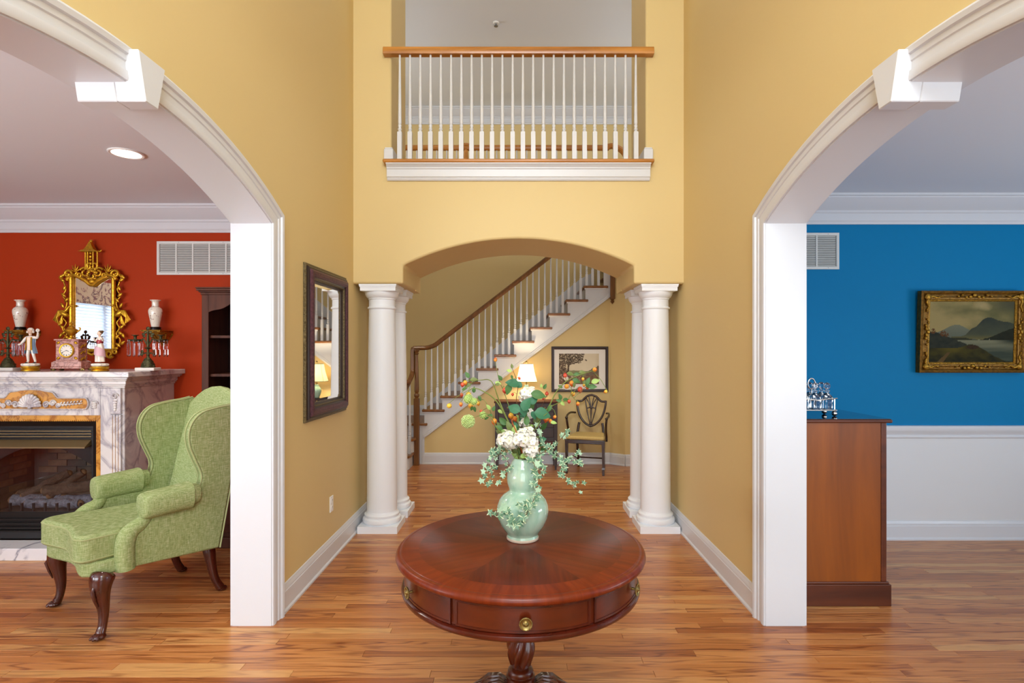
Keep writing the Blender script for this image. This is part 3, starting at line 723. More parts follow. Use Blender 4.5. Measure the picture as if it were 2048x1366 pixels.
place('newel', newel_mesh(.985, .045, 'oak_rail', .55), t, loc=((932-CX)*6.74/F, 0, 0))

# ------------------------------------------------------------------ staircase
RISE, RUN = .183, .239
X4 = -1.283                                  # left nosing of the fourth tread
def nose(n): return X4+(n-4)*RUN
st = thing('staircase', 'oak and white staircase rising to the upper floor', 'staircase', (-1.28, YS, 0))
for n in range(3, 14):
    x0 = nose(n); z = n*RISE
    xe = x0+RUN+.06
    if n == 3: x0 = -2.5; xe = nose(4)+.07
    if n == 13: xe = 1.19
    tr = MB().box(x0, xe, YS-.032, YW, z-.032, z).build('tread', 'oak_tread', st, bevel=.009, bseg=2, world=True)
    # riser that climbs from this tread to the next
    if n < 13: MB().box(nose(n+1)+.026, nose(n+1)+.044, YS+.004, YW, z, z+RISE-.032).build('riser', 'white_trim', st, smooth=0, world=True)
    MB().prism([(YS-.002, z-.032), (YS-.014, z-.032), (YS-.010, z-.05), (YS-.002, z-.052)], 'x', x0+.012, xe-.02).build('cove_moulding', 'white_trim', st, smooth=0, world=True)
# carriage board with sawtooth top
pts = [(-1.285, 0), (-1.255, 0), (-1.255, .365), (1.222, rake(1.222)), (1.222, 13*RISE+.36)]
pts += [(nose(14)+.03, 13*RISE+.36)]
for n in range(13, 3, -1): pts += [(nose(n+1)+.03, n*RISE-.03), (nose(n)+.03, n*RISE-.03)]
pts += [(nose(4)+.03, 3*RISE-.03), (-1.285, 3*RISE-.03)]
MB().prism(pts, 'y', YS, YS+.022).build('carriage_board', 'white_trim', st, smooth=0, world=True)
L = math.hypot(2.478, rake(1.222)-.365); an_ = math.atan2(rake(1.222)-.365, 2.478)
mt = Matrix.Translation((-1.255, 0, .365)) @ Matrix.Rotation(-an_, 4, 'Y')
MB().prism([(YS, -.012), (YS-.012, -.012), (YS-.016, 0), (YS-.016, .012), (YS-.010, .018), (YS-.010, .03), (YS, .036)], 'x', 0, L, mt).build('rake_moulding', 'white_trim', st, smooth=25, world=True)
# skirt board on the wall behind
sk = []
MB().prism([(nose(4)-.05, 3*RISE), (nose(14), 13*RISE-.1), (nose(14), 13*RISE+.30), (nose(13.2), 13*RISE+.20), (nose(4)-.02, 4*RISE+.05), (nose(4)-.12, 3*RISE+.152), (nose(4)-.12, 3*RISE)], 'y', YW-.02, YW).build('skirt_board', 'white_trim', st, smooth=0, world=True)
# the turn at the top: winder treads and fascia
for n in (14, 15, 16):
    MB().box(1.20, 2.2, YW-.9-(n-14)*.24+.62, YW, n*RISE-.032, n*RISE).build('tread', 'oak_tread', st, bevel=.009, world=True)
# balusters, three to a tread
def rail_z(x): return 1.69+(x+1.02)*.772
k = 0
while True:
    x = -1.242+k*.0797
    n = 4+k//3
    if n > 13: break
    z0 = n*RISE
    zt = rail_z(x)-.045
    if k == 0: zt = 1.535
    if k == 1: zt = 1.55
    if k == 2: zt = 1.60
    base_h = .70
    h = zt-z0
    me = bpy.data.meshes.get('stair_baluster_%d' % int(round(h*100)))
    if me is None:
        me = baluster_mesh(h, .0165, .0085, (.155+.065*(k % 3))/h*1.0); me.name = 'stair_baluster_%d' % int(round(h*100))
    place('baluster', me, st, loc=(x+1.28, .022, z0)); k += 1
# handrail with easing and gooseneck
rp = [(-1.40, YS-.02, 1.548), (-1.33, YS+.0, 1.55), (-1.24, YS+.022, 1.552), (-1.17, YS+.022, 1.567), (-1.10, YS+.022, rail_z(-1.10)-.028), (-1.0, YS+.022, rail_z(-1.0)-.028), (.2, YS+.022, rail_z(.2)-.028), (1.2, YS+.022, rail_z(1.2)-.028)]
MB().tube(spline(rp, 6), .031, 10).build('handrail', 'oak_dark', st, world=True)
MB().tube(spline([(-1.395, YS-.02, 1.55), (-1.402, YS-.03, 1.50), (-1.402, YS-.04, 1.28), (-1.405, YS-.08, 1.20), (-1.42, YS-.2, 1.11), (-1.44, YS-.36, 1.02)], 6), .031, 10).build('gooseneck', 'oak_dark', st, world=True)
place('newel', newel_mesh(1.53, .035, 'oak_dark', .575), st, loc=(-1.347+1.28, -.055, 0))
# hanging newel drop at the upper turn
m = MB(); xd = (1224.5-CX)*YS/F
m.box(xd-.030, xd+.030, YS-.045, YS+.03, 2.20, 3.9)
m.lathe([(.024, 2.20), (.026, 2.19), (.018, 2.18), (.026, 2.172), (.028, 2.165), (.002, 2.135)], (xd, YS-.008, 0), 12)
m.build('newel_drop', 'oak_dark', st, world=True)
# first steps, turning out to the left
for n, yf in ((1, 6.95), (2, 7.16)):
    xr = -1.395 if n == 1 else -1.375
    z = n*RISE
    pr = [(-2.5, yf), (xr-.10, yf)]+[(xr-.10+.10*math.sin(a), yf+.10-.10*math.cos(a)) for a in [PI/2*i/8 for i in range(1, 9)]]+[(xr, YS), (-2.5, YS)]
    MB().prism(pr, 'z', z-RISE if n == 1 else z-RISE, z-.032).build('riser', 'white_trim', st, smooth=30, world=True)
    pr2 = [(-2.5, yf-.03), (xr-.10, yf-.03)]+[(xr-.10+.13*math.sin(a), yf+.10-.13*math.cos(a)) for a in [PI/2*i/8 for i in range(1, 9)]]+[(xr+.03, YS-.002), (-2.5, YS-.002)]
    MB().prism(pr2, 'z', z-.032, z).build('tread', 'oak_tread', st, smooth=30, world=True, bevel=.008)
MB().box(-2.5, -1.287, YS+.006, YW, .0, 3*RISE-.032).build('landing_core', 'white_trim', st, smooth=0, world=True)
place('newel', newel_mesh(.93, .030, 'oak_dark', .42), st, loc=(-1.45+1.28, 7.04-YS, RISE))
MB().tube(spline([(-1.50, 7.0, 1.10), (-1.44, 6.98, 1.115), (-1.395, 7.03, 1.115), (-1.42, 7.09, 1.11), (-1.46, 7.06, 1.105)], 6), .028, 10).build('volute', 'oak_dark', st, world=True)
b3 = baluster_mesh(.88, .0165, .0085, .28)
for x, y, z, q in ((-1.425, 7.0, RISE, .85), (-1.405, 7.12, RISE, .9), (-1.42, 7.22, 2*RISE, .82)):
    place('baluster', b3, st, loc=(x+1.28, y-YS, z), scale=(1, 1, q))
# ceiling sprinkler upstairs
t = thing('ceiling_sprinkler', 'small metal sprinkler on the grey upstairs ceiling', 'sprinkler', (P(992, 45, 6.05).x, 6.05, UC))
MB().lathe([(.034, 0), (.034, -.006), (.028, -.012), (.012, -.014)], seg=20).build('escutcheon', 'plate_white', t)
MB().lathe([(.010, -.012), (.010, -.035), (.022, -.037), (.022, -.042), (.004, -.044)], seg=14).build('head', 'grey_metal', t)
# ------------------------------------------------------------------ round drum table
TY, TX, TZ = 2.164, .008, .762
t = thing('drum_table', 'round mahogany drum table with a radiating veneer top in the foyer', 'table', (TX, TY, 0))
R = .479
top = MB().lathe([(.0005, TZ), (.452, TZ), (.456, TZ-.003), (.462, TZ-.0025), (.471, TZ-.005), (.477, TZ-.012), (.479, TZ-.020), (.476, TZ-.028), (.466, TZ-.034), (.458, TZ-.038), (.0005, TZ-.038)], seg=96)
top.build('table_top', 'table_veneer', t, smooth=40)
zb = .618
MB().lathe([(.440, zb+.010), (.443, TZ-.038)], seg=96, cap=True).build('drum', 'mahogany_apron', t, smooth=40)
MB().lathe([(.400, zb-.012), (.446, zb-.012), (.455, zb-.006), (.458, zb+.002), (.456, zb+.010), (.450, zb+.014), (.440, zb+.016), (.400, zb+.016)], seg=96).build('lower_moulding', 'mahogany', t, smooth=40)
def curved_panel(a0, a1, z0, z1, r0, r1, n=20):
    rows = []
    for i in range(n+1):
        a = a0+(a1-a0)*i/n; c, s = math.cos(a), math.sin(a)
        rows.append([(r0*c, r0*s, z0), (r1*c, r1*s, z0), (r1*c, r1*s, z1), (r0*c, r0*s, z1)])
    m = MB(); m.strip(rows, closed_v=True)
    for r in (rows[0], rows[-1]): m.bm.faces.new([m.bm.verts.new(p) for p in r])
    bmesh.ops.remove_doubles(m.bm, verts=m.bm.verts, dist=1e-5)
    return m
NP = 6; off = -PI/2+math.radians(.8)
knob = MB()
knob.lathe([(.005, 0), (.004, .010), (.008, .014), (.018, .015), (.0205, .017), (.0205, .020), (.018, .021), (.015, .0185), (.010, .0180), (.008, .021), (.005, .0225), (.003, .026), (.001, .0265)], seg=28)
for k in range(28): knob.ell((.0195*math.cos(2*PI*k/28), .0195*math.sin(2*PI*k/28), .0205), (.002,)*3, 5, 4)
km = knob.mesh('knob', 'brass', 40)
half = 2*PI/NP/2-.022
za, zt_ = zb+.018, TZ-.042
for k in range(NP):
    a = off+k*2*PI/NP
    d = curved_panel(a-half, a+half, za, zt_, .438, .4465).build('drawer', 'mahogany_apron', t, smooth=30)
    b_ = .007
    for (p, q, z0, z1) in ((a-half, a+half, zt_-b_, zt_), (a-half, a+half, za, za+b_), (a-half, a-half+.014, za+b_, zt_-b_), (a+half-.014, a+half, za+b_, zt_-b_)):
        curved_panel(p, q, z0, z1, .444, .4492, 16 if q-p > .1 else 2).build('bead', 'mahogany', d, smooth=30)
    place('knob', km, d, loc=(.4475*math.cos(a+.018), .4475*math.sin(a+.018), (za+zt_)/2-.004), rot=(0, PI/2, a))
# twisted pedestal
rows = []; N = 84
for i in range(37):
    u = i/36; z = .585-.297*u
    rr = .028+.022*math.exp(-((z-.352)/.055)**2)+.010*max(0, (z-.45))/.13
    rows.append([((rr+.0075*math.cos(7*(2*PI*k/N)+u*15))*math.cos(2*PI*k/N), (rr+.0075*math.cos(7*(2*PI*k/N)+u*15))*math.sin(2*PI*k/N), z) for k in range(N)])
MB().strip(rows, closed_v=True).build('twisted_shaft', 'mahogany_apron', t, smooth=60)
MB().lathe([(.09, .61), (.09, .60), (.055, .594), (.046, .590), (.046, .58)], seg=32).build('collar', 'mahogany', t, smooth=35)
MB().lathe([(.028, .294), (.032, .290), (.036, .285), (.033, .280), (.040, .276), (.048, .270), (.051, .262), (.049, .254), (.050, .250), (.056, .246), (.057, .238), (.050, .232), (.056, .222), (.060, .20), (.058, .13), (.045, .10), (.02, .09)], seg=40).build('pedestal_block', 'mahogany_apron', t, smooth=35)
for k in range(4):
    a = k*PI/2
    pr = [(.03, .165), (.09, .200), (.16, .190), (.24, .135), (.32, .07), (.38, .042), (.42, .036)]
    m = MB(); c, s = math.cos(a), math.sin(a)
    m.tube([(c*r, s*r, z) for r, z in spline([(q[0], q[1], 0) for q in pr], 4) and [(v.x, v.y) for v in spline([(q[0], q[1], 0) for q in pr], 4)]], [.036-.018*i/24 for i in range(25)], 10)
    lg = m.build('leg', 'mahogany', t, smooth=50)
    m = MB()
    for j in range(5):
        o_ = (j-2)*.011; m.tube([(c*.055-s*o_, s*.055+c*o_, .215), (c*.085-s*o_*1.2, s*.085+c*o_*1.2, .238-.004*abs(j-2)), (c*.125-s*o_*1.5, s*.125+c*o_*1.5, .236-.006*abs(j-2)), (c*.165-s*o_*1.3, s*.165+c*o_*1.3, .205)], [.008, .010, .010, .004], 6)
    m.build('acanthus_carving', 'mahogany', lg, smooth=50)
    MB().lathe([(.02, .03), (.026, .024), (.026, .008), (.022, 0.)], (c*.42, s*.42, 0), 14).build('caster', 'brass', lg)

# ------------------------------------------------------------------ vase
VY = 2.212; VX = (1045.3-CX)*VY/F
v = thing('gourd_vase', 'celadon double-gourd vase on the round table', 'vase', (VX, VY, TZ))
pf = [(.058, 0), (.063, .003), (.063, .014), (.060, .018), (.060, .022), (.072, .036), (.088, .060), (.099, .088), (.1035, .112), (.101, .136), (.092, .158), (.077, .176), (.062, .186), (.054, .193), (.053, .200), (.057, .210), (.062, .226), (.0635, .243), (.061, .262), (.055, .284), (.046, .305), (.038, .318), (.036, .323)]
MB().lathe(pf+[(.033, .3235), (.031, .318), (.040, .30), (.050, .27), (.05, .25)], seg=56, cap=True).build('body', 'celadon', v, smooth=60)
MB().lathe([(.059, -.0005), (.0638, .002), (.0642, .008), (.0638, .012), (.060, .012)], seg=56).build('foot_ring', 'unglazed_rim', v, smooth=60)

# ------------------------------------------------------------------ flower arrangement
fa = thing('flower_arrangement', 'tall spray of rosehips, white blossom and trailing ivy in the vase', 'flowers', (VX, VY, TZ+.323))
def C(x, y): return 860+x/3.415, 700+y/3.415          # measured on an enlargement of the spray
random.seed(21)
def A(x, y, dd=0.): return P(*C(x, y), VY+dd)
mouth = Vector((VX, VY, TZ+.30))
def stem(pts, r0, r1, mat='stem_green', start=True):
    q = ([mouth+Vector((random.uniform(-.015, .015), random.uniform(-.012, .012), 0))] if start else [])+[A(*p) for p in pts]
    s = spline(q, 6); n = len(s)
    MB().tube(s, [r0+(r1-r0)*i/(n-1) for i in range(n)], 6).build('stem', mat, fa, smooth=60, world=True)
    return s
branches = []
branches += stem([(575, 610, -.02), (540, 500, -.03), (450, 345, -.05), (350, 275, -.06), (290, 260, -.06)], .0042, .0016)
branches += stem([(580, 600, .0), (530, 480, .02), (470, 340, .02), (420, 215, .02), (350, 205, .02), (300, 215, .02)], .0036, .0014)
branches += stem([(600, 590, .01), (520, 560, .02), (440, 480, .03), (400, 390, .03), (370, 340, .03)], .0026, .001)
branches += stem([(590, 600, -.02), (480, 560, -.04), (400, 440, -.05), (330, 450, -.06), (290, 465, -.06)], .0024, .001)
branches += stem([(600, 590, .02), (560, 450, .03), (510, 300, .04), (470, 200, .04), (447, 85, .04)], .0026, .001)
branches += stem([(630, 590, .0), (600, 400, .0), (590, 330, .0), (600, 240, .0), (560, 120, .0)], .0028, .001, 'stem_brown')
branches += stem([(660, 600, .0), (740, 480, -.02), (810, 390, -.03), (860, 290, -.04), (930, 215, -.05), (1010, 175, -.05), (1110, 142, -.05)], .0040, .0014, 'stem_green')
branches += stem([(660, 600, .02), (790, 420, .02), (880, 360, .02), (940, 345, .02), (960, 310, .02), (1003, 352, .02)], .0026, .001, 'stem_green')
branches += stem([(660, 600, .02), (740, 420, .02), (770, 370, .02), (798, 310, .02)], .0022, .001, 'stem_brown')
branches += stem([(650, 600, -.03), (720, 540, -.05), (760, 470, -.06), (800, 430, -.06)], .0026, .0012)
stem([(612, 640, -.07), (590, 560, -.08), (560, 490, -.08), (570, 470, -.08)], .0030, .002, 'rust_stem')
for x, y in ((560, 520), (640, 470), (690, 500), (600, 460), (520, 540), (720, 560)): stem([(x*.4+625*.6, 620, 0), (x, y, random.uniform(-.04, .04))], .002, .001, random.choice(('stem_brown', 'stem_green')))
# rosehips
bmesh_b = MB().lathe([(.05, 1.05), (.35, .98), (.72, .72), (.97, .25), (1.0, -.1), (.9, -.5), (.66, -.85), (.35, -1.05), (.22, -1.12), (.28, -1.3), (.12, -1.42)], seg=14)
bms = {k: None for k in ('berry_yellow', 'berry_orange', 'berry_red')}
base_b = bmesh_b.mesh('berry', 'berry_yellow', 60)
for k in bms:
    q = base_b.copy(); q.materials.clear(); q.materials.append(M[k]); bms[k] = q
berries = [(131, 381, 'y', 17, 80), (211, 370, 'o', 13, 10), (223, 236, 'r', 15, 20), (241, 222, 'y', 15, -30), (216, 306, 'r', 12, 10), (262, 306, 'y', 20, 5), (278, 380, 'y', 18, 15),
           (329, 364, 'y', 14, -8), (350, 418, 'r', 12, -60), (439, 487, 'o', 20, 0), (513, 496, 'r', 12, 0), (512, 275, 'r', 19, 0), (564, 303, 'r', 10, 0), (610, 193, 'r', 10, -20), (447, 67, 'o', 13, 180),
           (553, 449, 'y', 19, 20), (580, 469, 'o', 17, -30), (793, 470, 'o', 20, 20), (823, 485, 'o', 14, 0), (852, 457, 'o', 12, -40), (798, 299, 'r', 13, 180), (774, 330, 'r', 10, 0), (923, 174, 'r', 14, 180),
           (970, 228, 'o', 20, -10), (934, 249, 'o', 17, -70), (1025, 269, 'r', 19, 0), (977, 299, 'y', 15, -20), (1052, 240, 'y', 10, 0), (1075, 254, 'o', 13, -20), (1125, 134, 'y', 15, -90), (1200, 284, 'y', 12, -60), (1010, 366, 'o', 13, 0), (950, 351, 'r', 12, 0), (1045, 198, 'y', 10, 0)]
for x, y, c, r, tilt in berries:
    cand = min(branches, key=lambda q: (q-A(x, y, 0)).length)
    dd = (cand.y-VY)+random.uniform(-.015, .015)
    p = A(x, y, dd); rr = r/3.415*VY/F*1.0
    o = place('berry', bms[{'y': 'berry_yellow', 'o': 'berry_orange', 'r': 'berry_red'}[c]], fa, rot=(0, math.radians(-tilt), random.uniform(0, 6)), scale=rr)
    o.location = p-fa.location
    up = Matrix.Rotation(math.radians(-tilt), 4, 'Y') @ Vector((0, 0, rr*1.0))
    a = p+up; near = min(branches, key=lambda q: (q-a).length+ (0 if q.z > p.z-.02 else .01))
    mid = (a+near)/2+up*.8
    MB().tube([a, mid, near], .0011, 5).build('stalk', 'stem_green', o, smooth=60, world=True)
# leaves: pointed blade with a folded midrib
def blade(L, Wd, fold=.25, droop=.25, n=7):
    rows = []
    for i in range(n+1):
        t = i/n; w = Wd*math.sin(PI*min(1, t**.8))**.9*(1 if 0 < i < n else .04)
        z = -droop*L*t*t; rows.append([(-w, t*L, z+fold*w), (-w*.5, t*L, z+fold*w*.55), (0, t*L, z), (w*.5, t*L, z+fold*w*.55), (w, t*L, z+fold*w)])
    m = MB(); m.strip(rows); return m
lm = {}
for nm in ('leaf_green', 'leaf_dark', 'leaf_olive', 'leaf_light'):
    lm[nm] = blade(1., .30 if nm != 'leaf_green' else .38).mesh('leaf', nm, 0)
    for p_ in lm[nm].polygons: p_.use_smooth = True
def leaf(x, y, L, ang, kind='leaf_dark', dd=0., tiltx=None, nm='leaf'):
    # blade springs at the measured spot and points along ang (degrees, 0 = up, clockwise)
    p = A(x, y, dd); a = math.radians(ang); d = Vector((math.sin(a), random.uniform(-.35, .1), math.cos(a))).normalized()
    nrm = Vector((random.uniform(-.4, .4), -1, random.uniform(.1, .9))); nrm = (nrm-d*nrm.dot(d)).normalized(); xx = d.cross(nrm)
    rot = Matrix((xx, d, nrm)).transposed().to_euler()
    s = L/3.415*VY/F; o = place(nm, lm[kind], fa, loc=p-fa.location-d*s*.5, rot=rot, scale=s); return o
BIG = [(565, 225, 95, -70, 'leaf_green', -.02), (600, 235, 70, -60, 'leaf_green', .0), (535, 268, 80, -160, 'leaf_dark', -.02), (740, 305, 105, 100, 'leaf_dark', -.03), (655, 370, 100, 20, 'leaf_green', -.06), (575, 400, 90, -65, 'leaf_green', -.06), (770, 435, 115, 100, 'leaf_green', -.06),
       (640, 415, 80, 170, 'leaf_green', -.05), (705, 345, 70, 60, 'leaf_green', -.03), (690, 395, 70, 30, 'leaf_dark', 0), (710, 445, 60, 150, 'leaf_green', -.04), (630, 470, 70, -30, 'leaf_green', 0)]
for b_ in BIG: leaf(*b_)
SM = [(255, 170, 50, -30), (300, 200, 55, 80), (300, 272, 45, 5), (255, 242, 50, -120), (235, 265, 40, 60), (480, 190, 45, -30), (465, 225, 45, 100), (460, 235, 35, -100), (400, 390, 45, -30), (410, 445, 40, -80), (435, 400, 40, 20), (385, 465, 35, 60), (305, 405, 40, 170), (285, 400, 35, 200),
      (560, 110, 35, 0), (540, 140, 40, -70), (560, 185, 30, 160), (890, 320, 45, -20), (930, 340, 50, 90), (905, 365, 40, 140), (880, 345, 40, -80), (820, 385, 35, 60), (1000, 165, 45, -90), (960, 162, 55, 95), (1040, 150, 45, 80), (1080, 210, 50, 20), (1110, 250, 60, 90), (1130, 212, 60, 70), (1000, 210, 60, 110), (985, 240, 40, 170), (1075, 240, 45, 160), (1050, 215, 40, -20), (890, 250, 35, -60),
      (845, 495, 45, 90), (815, 400, 50, 200), (760, 245, 30, 0), (785, 250, 40, 30), (470, 530, 60, -60), (500, 560, 60, -100), (540, 520, 70, -20), (520, 500, 50, -80), (490, 510, 60, -60), (575, 545, 60, 10), (610, 560, 60, 10), (660, 480, 70, 0), (650, 530, 60, 30), (680, 520, 55, 60), (560, 580, 50, -110),
      (590, 720, 75, -65), (610, 700, 60, 5), (630, 725, 55, 40), (650, 720, 70, 70), (600, 735, 60, -100), (570, 690, 60, -80), (670, 700, 60, 100), (340, 330, 40, 150), (480, 420, 40, 120)]
for x, y, L, a in SM: leaf(x, y, L, a, random.choice(('leaf_dark', 'leaf_olive', 'leaf_light', 'leaf_dark')), random.uniform(-.05, .03))
for i in range(34):
    x, y = random.uniform(470, 800), random.uniform(470, 740); leaf(x, y, random.uniform(45, 80), math.degrees(math.atan2(x-630, 720-y))+random.uniform(-35, 35), random.choice(('leaf_dark', 'leaf_olive', 'leaf_green', 'leaf_light', 'leaf_dark')), random.uniform(-.03, .05))
# blossom heads of five-petalled florets
fp = MB()
for k in range(5):
    a = 2*PI*k/5; c, s = math.cos(a), math.sin(a); rows = []
    for i in range(5):
        u = i/4; w = .42*math.sin(PI*(.12+.8*u)); rad = .08+.9*u; z = .30*u-.28*u*u
        rows.append([(c*rad+s*w, s*rad-c*w, z+.10*abs(w)), (c*rad, s*rad, z), (c*rad-s*w, s*rad+c*w, z+.10*abs(w))])
    fp.strip(rows)
fmesh = fp.mesh('floret', 'petal', 0)
for p_ in fmesh.polygons: p_.use_smooth = True
core = MB().ell((0, 0, .06), (.13, .13, .09), 8, 5).mesh('floret_eye', 'petal_core', 60)
def head(x, y, r, dd, n):
    cen = A(x, y, dd); rr = r/3.415*VY/F
    for i in range(n):
        ph = i*2.39996; zz = 1-1.55*(i+.5)/n; q = math.sqrt(max(0, 1-zz*zz))
        d = Vector((q*math.cos(ph), -zz, q*math.sin(ph)*.95)); d.normalize()
        if d.y > .55: continue
        pos = d*rr*random.uniform(.55, 1.12); pos.x *= 1.12
        d = (d+Vector((random.uniform(-.5, .5), random.uniform(-.5, .2), random.uniform(-.3, .5)))).normalized()
        rot = d.to_track_quat('Z', 'Y').to_euler(); rot = (Matrix.Rotation(0, 4, 'X') @ d.to_track_quat('Z', 'Y').to_matrix().to_4x4() @ Matrix.Rotation(random.uniform(0, 6), 4, 'Z')).to_euler()
        s = rr*random.uniform(.46, .60) if r > 45 else rr*random.uniform(.58, .74)
        o = place('floret', fmesh, fa, loc=cen+pos-fa.location, rot=rot, scale=s)
        place('floret_eye', core, o)
    MB().ell(cen, (rr*.5,)*3, 10, 8).build('blossom_heart', 'leaf_light', fa, smooth=60, world=True)
head(528, 612, 54, -.06, 26); head(560, 640, 36, -.07, 12); head(635, 605, 58, -.075, 30); head(685, 620, 50, -.07, 22); head(665, 560, 34, -.06, 10); head(690, 690, 44, -.07, 18)
head(665, 300, 42, .02, 14); head(640, 320, 28, .02, 8); head(668, 435, 32, .0, 10); head(645, 495, 36, .01, 12); head(690, 270, 24, .03, 8)
# green ball allium and looser green clusters
def puff(x, y, r, dd, n, mat, nm):
    cen = A(x, y, dd); rr = r/3.415*VY/F; m = MB()
    for i in range(n):
        ph = i*2.39996; zz = 1-2*(i+.5)/n; q = math.sqrt(1-zz*zz); d = Vector((q*math.cos(ph), q*math.sin(ph), zz))
        m.ell(cen+d*rr*random.uniform(.86, 1.), (rr*.11,)*3, 5, 4)
    o = m.build(nm, mat, fa, smooth=60, world=True, kind='stuff')
    MB().ell(cen, (rr*.86,)*3, 12, 8).build('flower_heart', 'leaf_light', o, smooth=60, world=True)
puff(259, 488, 45, -.06, 230, 'petal_green', 'allium_ball')
puff(262, 335, 34, -.05, 70, 'petal_green', 'green_cluster'); puff(300, 352, 26, -.06, 50, 'petal_green', 'green_cluster'); puff(362, 445, 28, .0, 50, 'petal_green', 'green_cluster')
# ivy: five-lobed leaves along trailing stems
out = []
lob = [(0, 1.0, .0), (1, .52, .62), (2, .95, 1.10), (3, .50, 1.62), (4, .72, 2.15), (5, .35, 2.75)]
half_ = [(0., 1.0), (.16, .62), (.30, .48), (.86, .55), (.55, .16), (.50, -.02), (.62, -.42), (.28, -.34), (0., -.22)]
full = half_+[(-x, y) for x, y in half_[-2:0:-1]]
iv = MB(); cen_ = iv.bm.verts.new((0, 0, 0)); vs_ = [iv.bm.verts.new((x*.9, y*.9, -.10*(x*x+y*y)+.04*math.sin(5*x))) for x, y in full]
for i in range(len(vs_)): iv.bm.faces.new([cen_, vs_[i], vs_[(i+1) % len(vs_)]])
ivm = iv.mesh('ivy_leaf', 'ivy_leaf', 0)
for p_ in ivm.polygons: p_.use_smooth = True
ivp = ivm.copy(); ivp.materials.clear(); ivp.materials.append(M['ivy_pale'])
trails = [
    ([(700, 735, -.06), (760, 705, -.06), (840, 650, -.05), (900, 600, -.05), (945, 545, -.05)], 12, 24),
    ([(740, 720, -.04), (840, 715, -.04), (930, 745, -.04), (990, 760, -.04), (1035, 775, -.04)], 11, 26),
    ([(930, 745, -.04), (1000, 725, -.04), (1025, 690, -.04)], 4, 22),
    ([(860, 700, -.05), (905, 760, -.05), (925, 830, -.06), (870, 860, -.06)], 6, 28),
    ([(905, 800, -.06), (925, 885, -.06), (975, 930, -.06), (1030, 955, -.06)], 5, 24),
    ([(950, 900, -.06), (1000, 905, -.06), (1040, 900, -.06)], 3, 22),
    ([(680, 740, -.10), (715, 790, -.12), (712, 880, -.12), (730, 970, -.14), (705, 1030, -.145), (680, 1080, -.145)], 15, 30),
    ([(680, 1060, -.145), (660, 1120, -.145), (620, 1160, -.14), (590, 1200, -.14), (540, 1170, -.14), (520, 1100, -.14), (500, 1050, -.14)], 18, 30),
    ([(700, 1060, -.145), (640, 1060, -.145), (610, 1045, -.145)], 4, 28),
    ([(525, 1100, -.14), (470, 1110, -.14), (415, 1112, -.13)], 4, 26),
    ([(740, 745, -.09), (760, 800, -.09), (755, 860, -.09)], 4, 30),
    ([(570, 690, -.05), (480, 660, -.05), (430, 690, -.05), (405, 750, -.05), (375, 830, -.05), (350, 880, -.05)], 15, 28),
    ([(540, 700, -.04), (460, 720, -.04), (430, 800, -.04), (420, 890, -.04), (408, 920, -.04)], 11, 24),
    ([(480, 700, -.06), (540, 780, -.06), (500, 850, -.06), (470, 910, -.06)], 9, 24),
    ([(720, 690, -.02), (780, 640, -.02), (760, 560, -.02), (745, 510, -.02)], 8, 24),
]
for pts, n, size in trails:
    n = int(n*1.35); size *= 1.3 if pts[0][2] < -.095 else 1.12
    path = spline([A(*p) for p in pts], 8)
    MB().tube(path, .0011, 5).build('ivy_stem', 'stem_brown', fa, smooth=60, world=True)
    for i in range(n):
        q = path[int((i+.7)/n*(len(path)-1))]+Vector((random.uniform(-.010, .010), random.uniform(-.012, .004), random.uniform(-.010, .010)))
        ang = random.uniform(0, 2*PI); d = Vector((math.sin(ang), 0, math.cos(ang)-.25)).normalized()
        nrm = Vector((random.uniform(-.55, .55), -1, random.uniform(-.1, .7))); nrm = (nrm-d*nrm.dot(d)).normalized(); xx = d.cross(nrm)
        s = size*random.uniform(.75, 1.15)/3.415*VY/F
        place('ivy_leaf', ivp if random.random() < .22 else ivm, fa, loc=q-fa.location, rot=Matrix((xx, d, nrm)).transposed().to_euler(), scale=s)
# keep leaves out of the glaze: small droop handled by the trail distances
# ------------------------------------------------------------------ wing chair
wc = thing('wing_chair', 'green linen wing chair with dark cabriole legs by the fireplace', 'armchair', (-2.281, 3.358, 0), math.radians(-34.5))
def rounded(mb, name, mat, bevel, parent=wc, bseg=3, **k): return mb.build(name, mat, parent, smooth=60, bevel=bevel, bseg=bseg, **k)
# front edge of the seat: gentle oxbow
def front(x, base): return base+.020*math.cos(PI*x/.27)+.10*max(0, abs(x)-.25)/.1*max(0, abs(x)-.25)/.05*.6
N = 20
def seat_outline(hw, base, notch=None, back=.24):
    f = [(-hw+2*hw*i/N, front(-hw+2*hw*i/N, base)) for i in range(N+1)]
    if notch is None: return f+[(hw*.86, back), (-hw*.86, back)]
    nx, ny = notch
    return f+[(hw, ny), (nx, ny), (nx*.88, back), (-nx*.88, back), (-nx, ny), (-hw, ny)]
MB().prism(seat_outline(.33, -.375, None, .28), 'z', .325, .405).build('seat_rail', 'green_linen', wc, smooth=60, bevel=.012, bseg=2)
cu = MB().prism(seat_outline(.312, -.402, (.262, -.215)), 'z', .400, .548)
cush = cu.build('seat_cushion', 'green_linen', wc, smooth=80, bevel=.056, bseg=7)
for z in (.420, .530):
    o_ = seat_outline(.312-.003, -.402+.003, (.262, -.215)); i0 = [(x, y, z) for x, y in o_[:N+2]]; i1 = [(x, y, z) for x, y in o_[-1:]]
    MB().tube(spline(i1+i0, 3), .0045, 6).build('piping', 'linen_piping', cush, smooth=60)
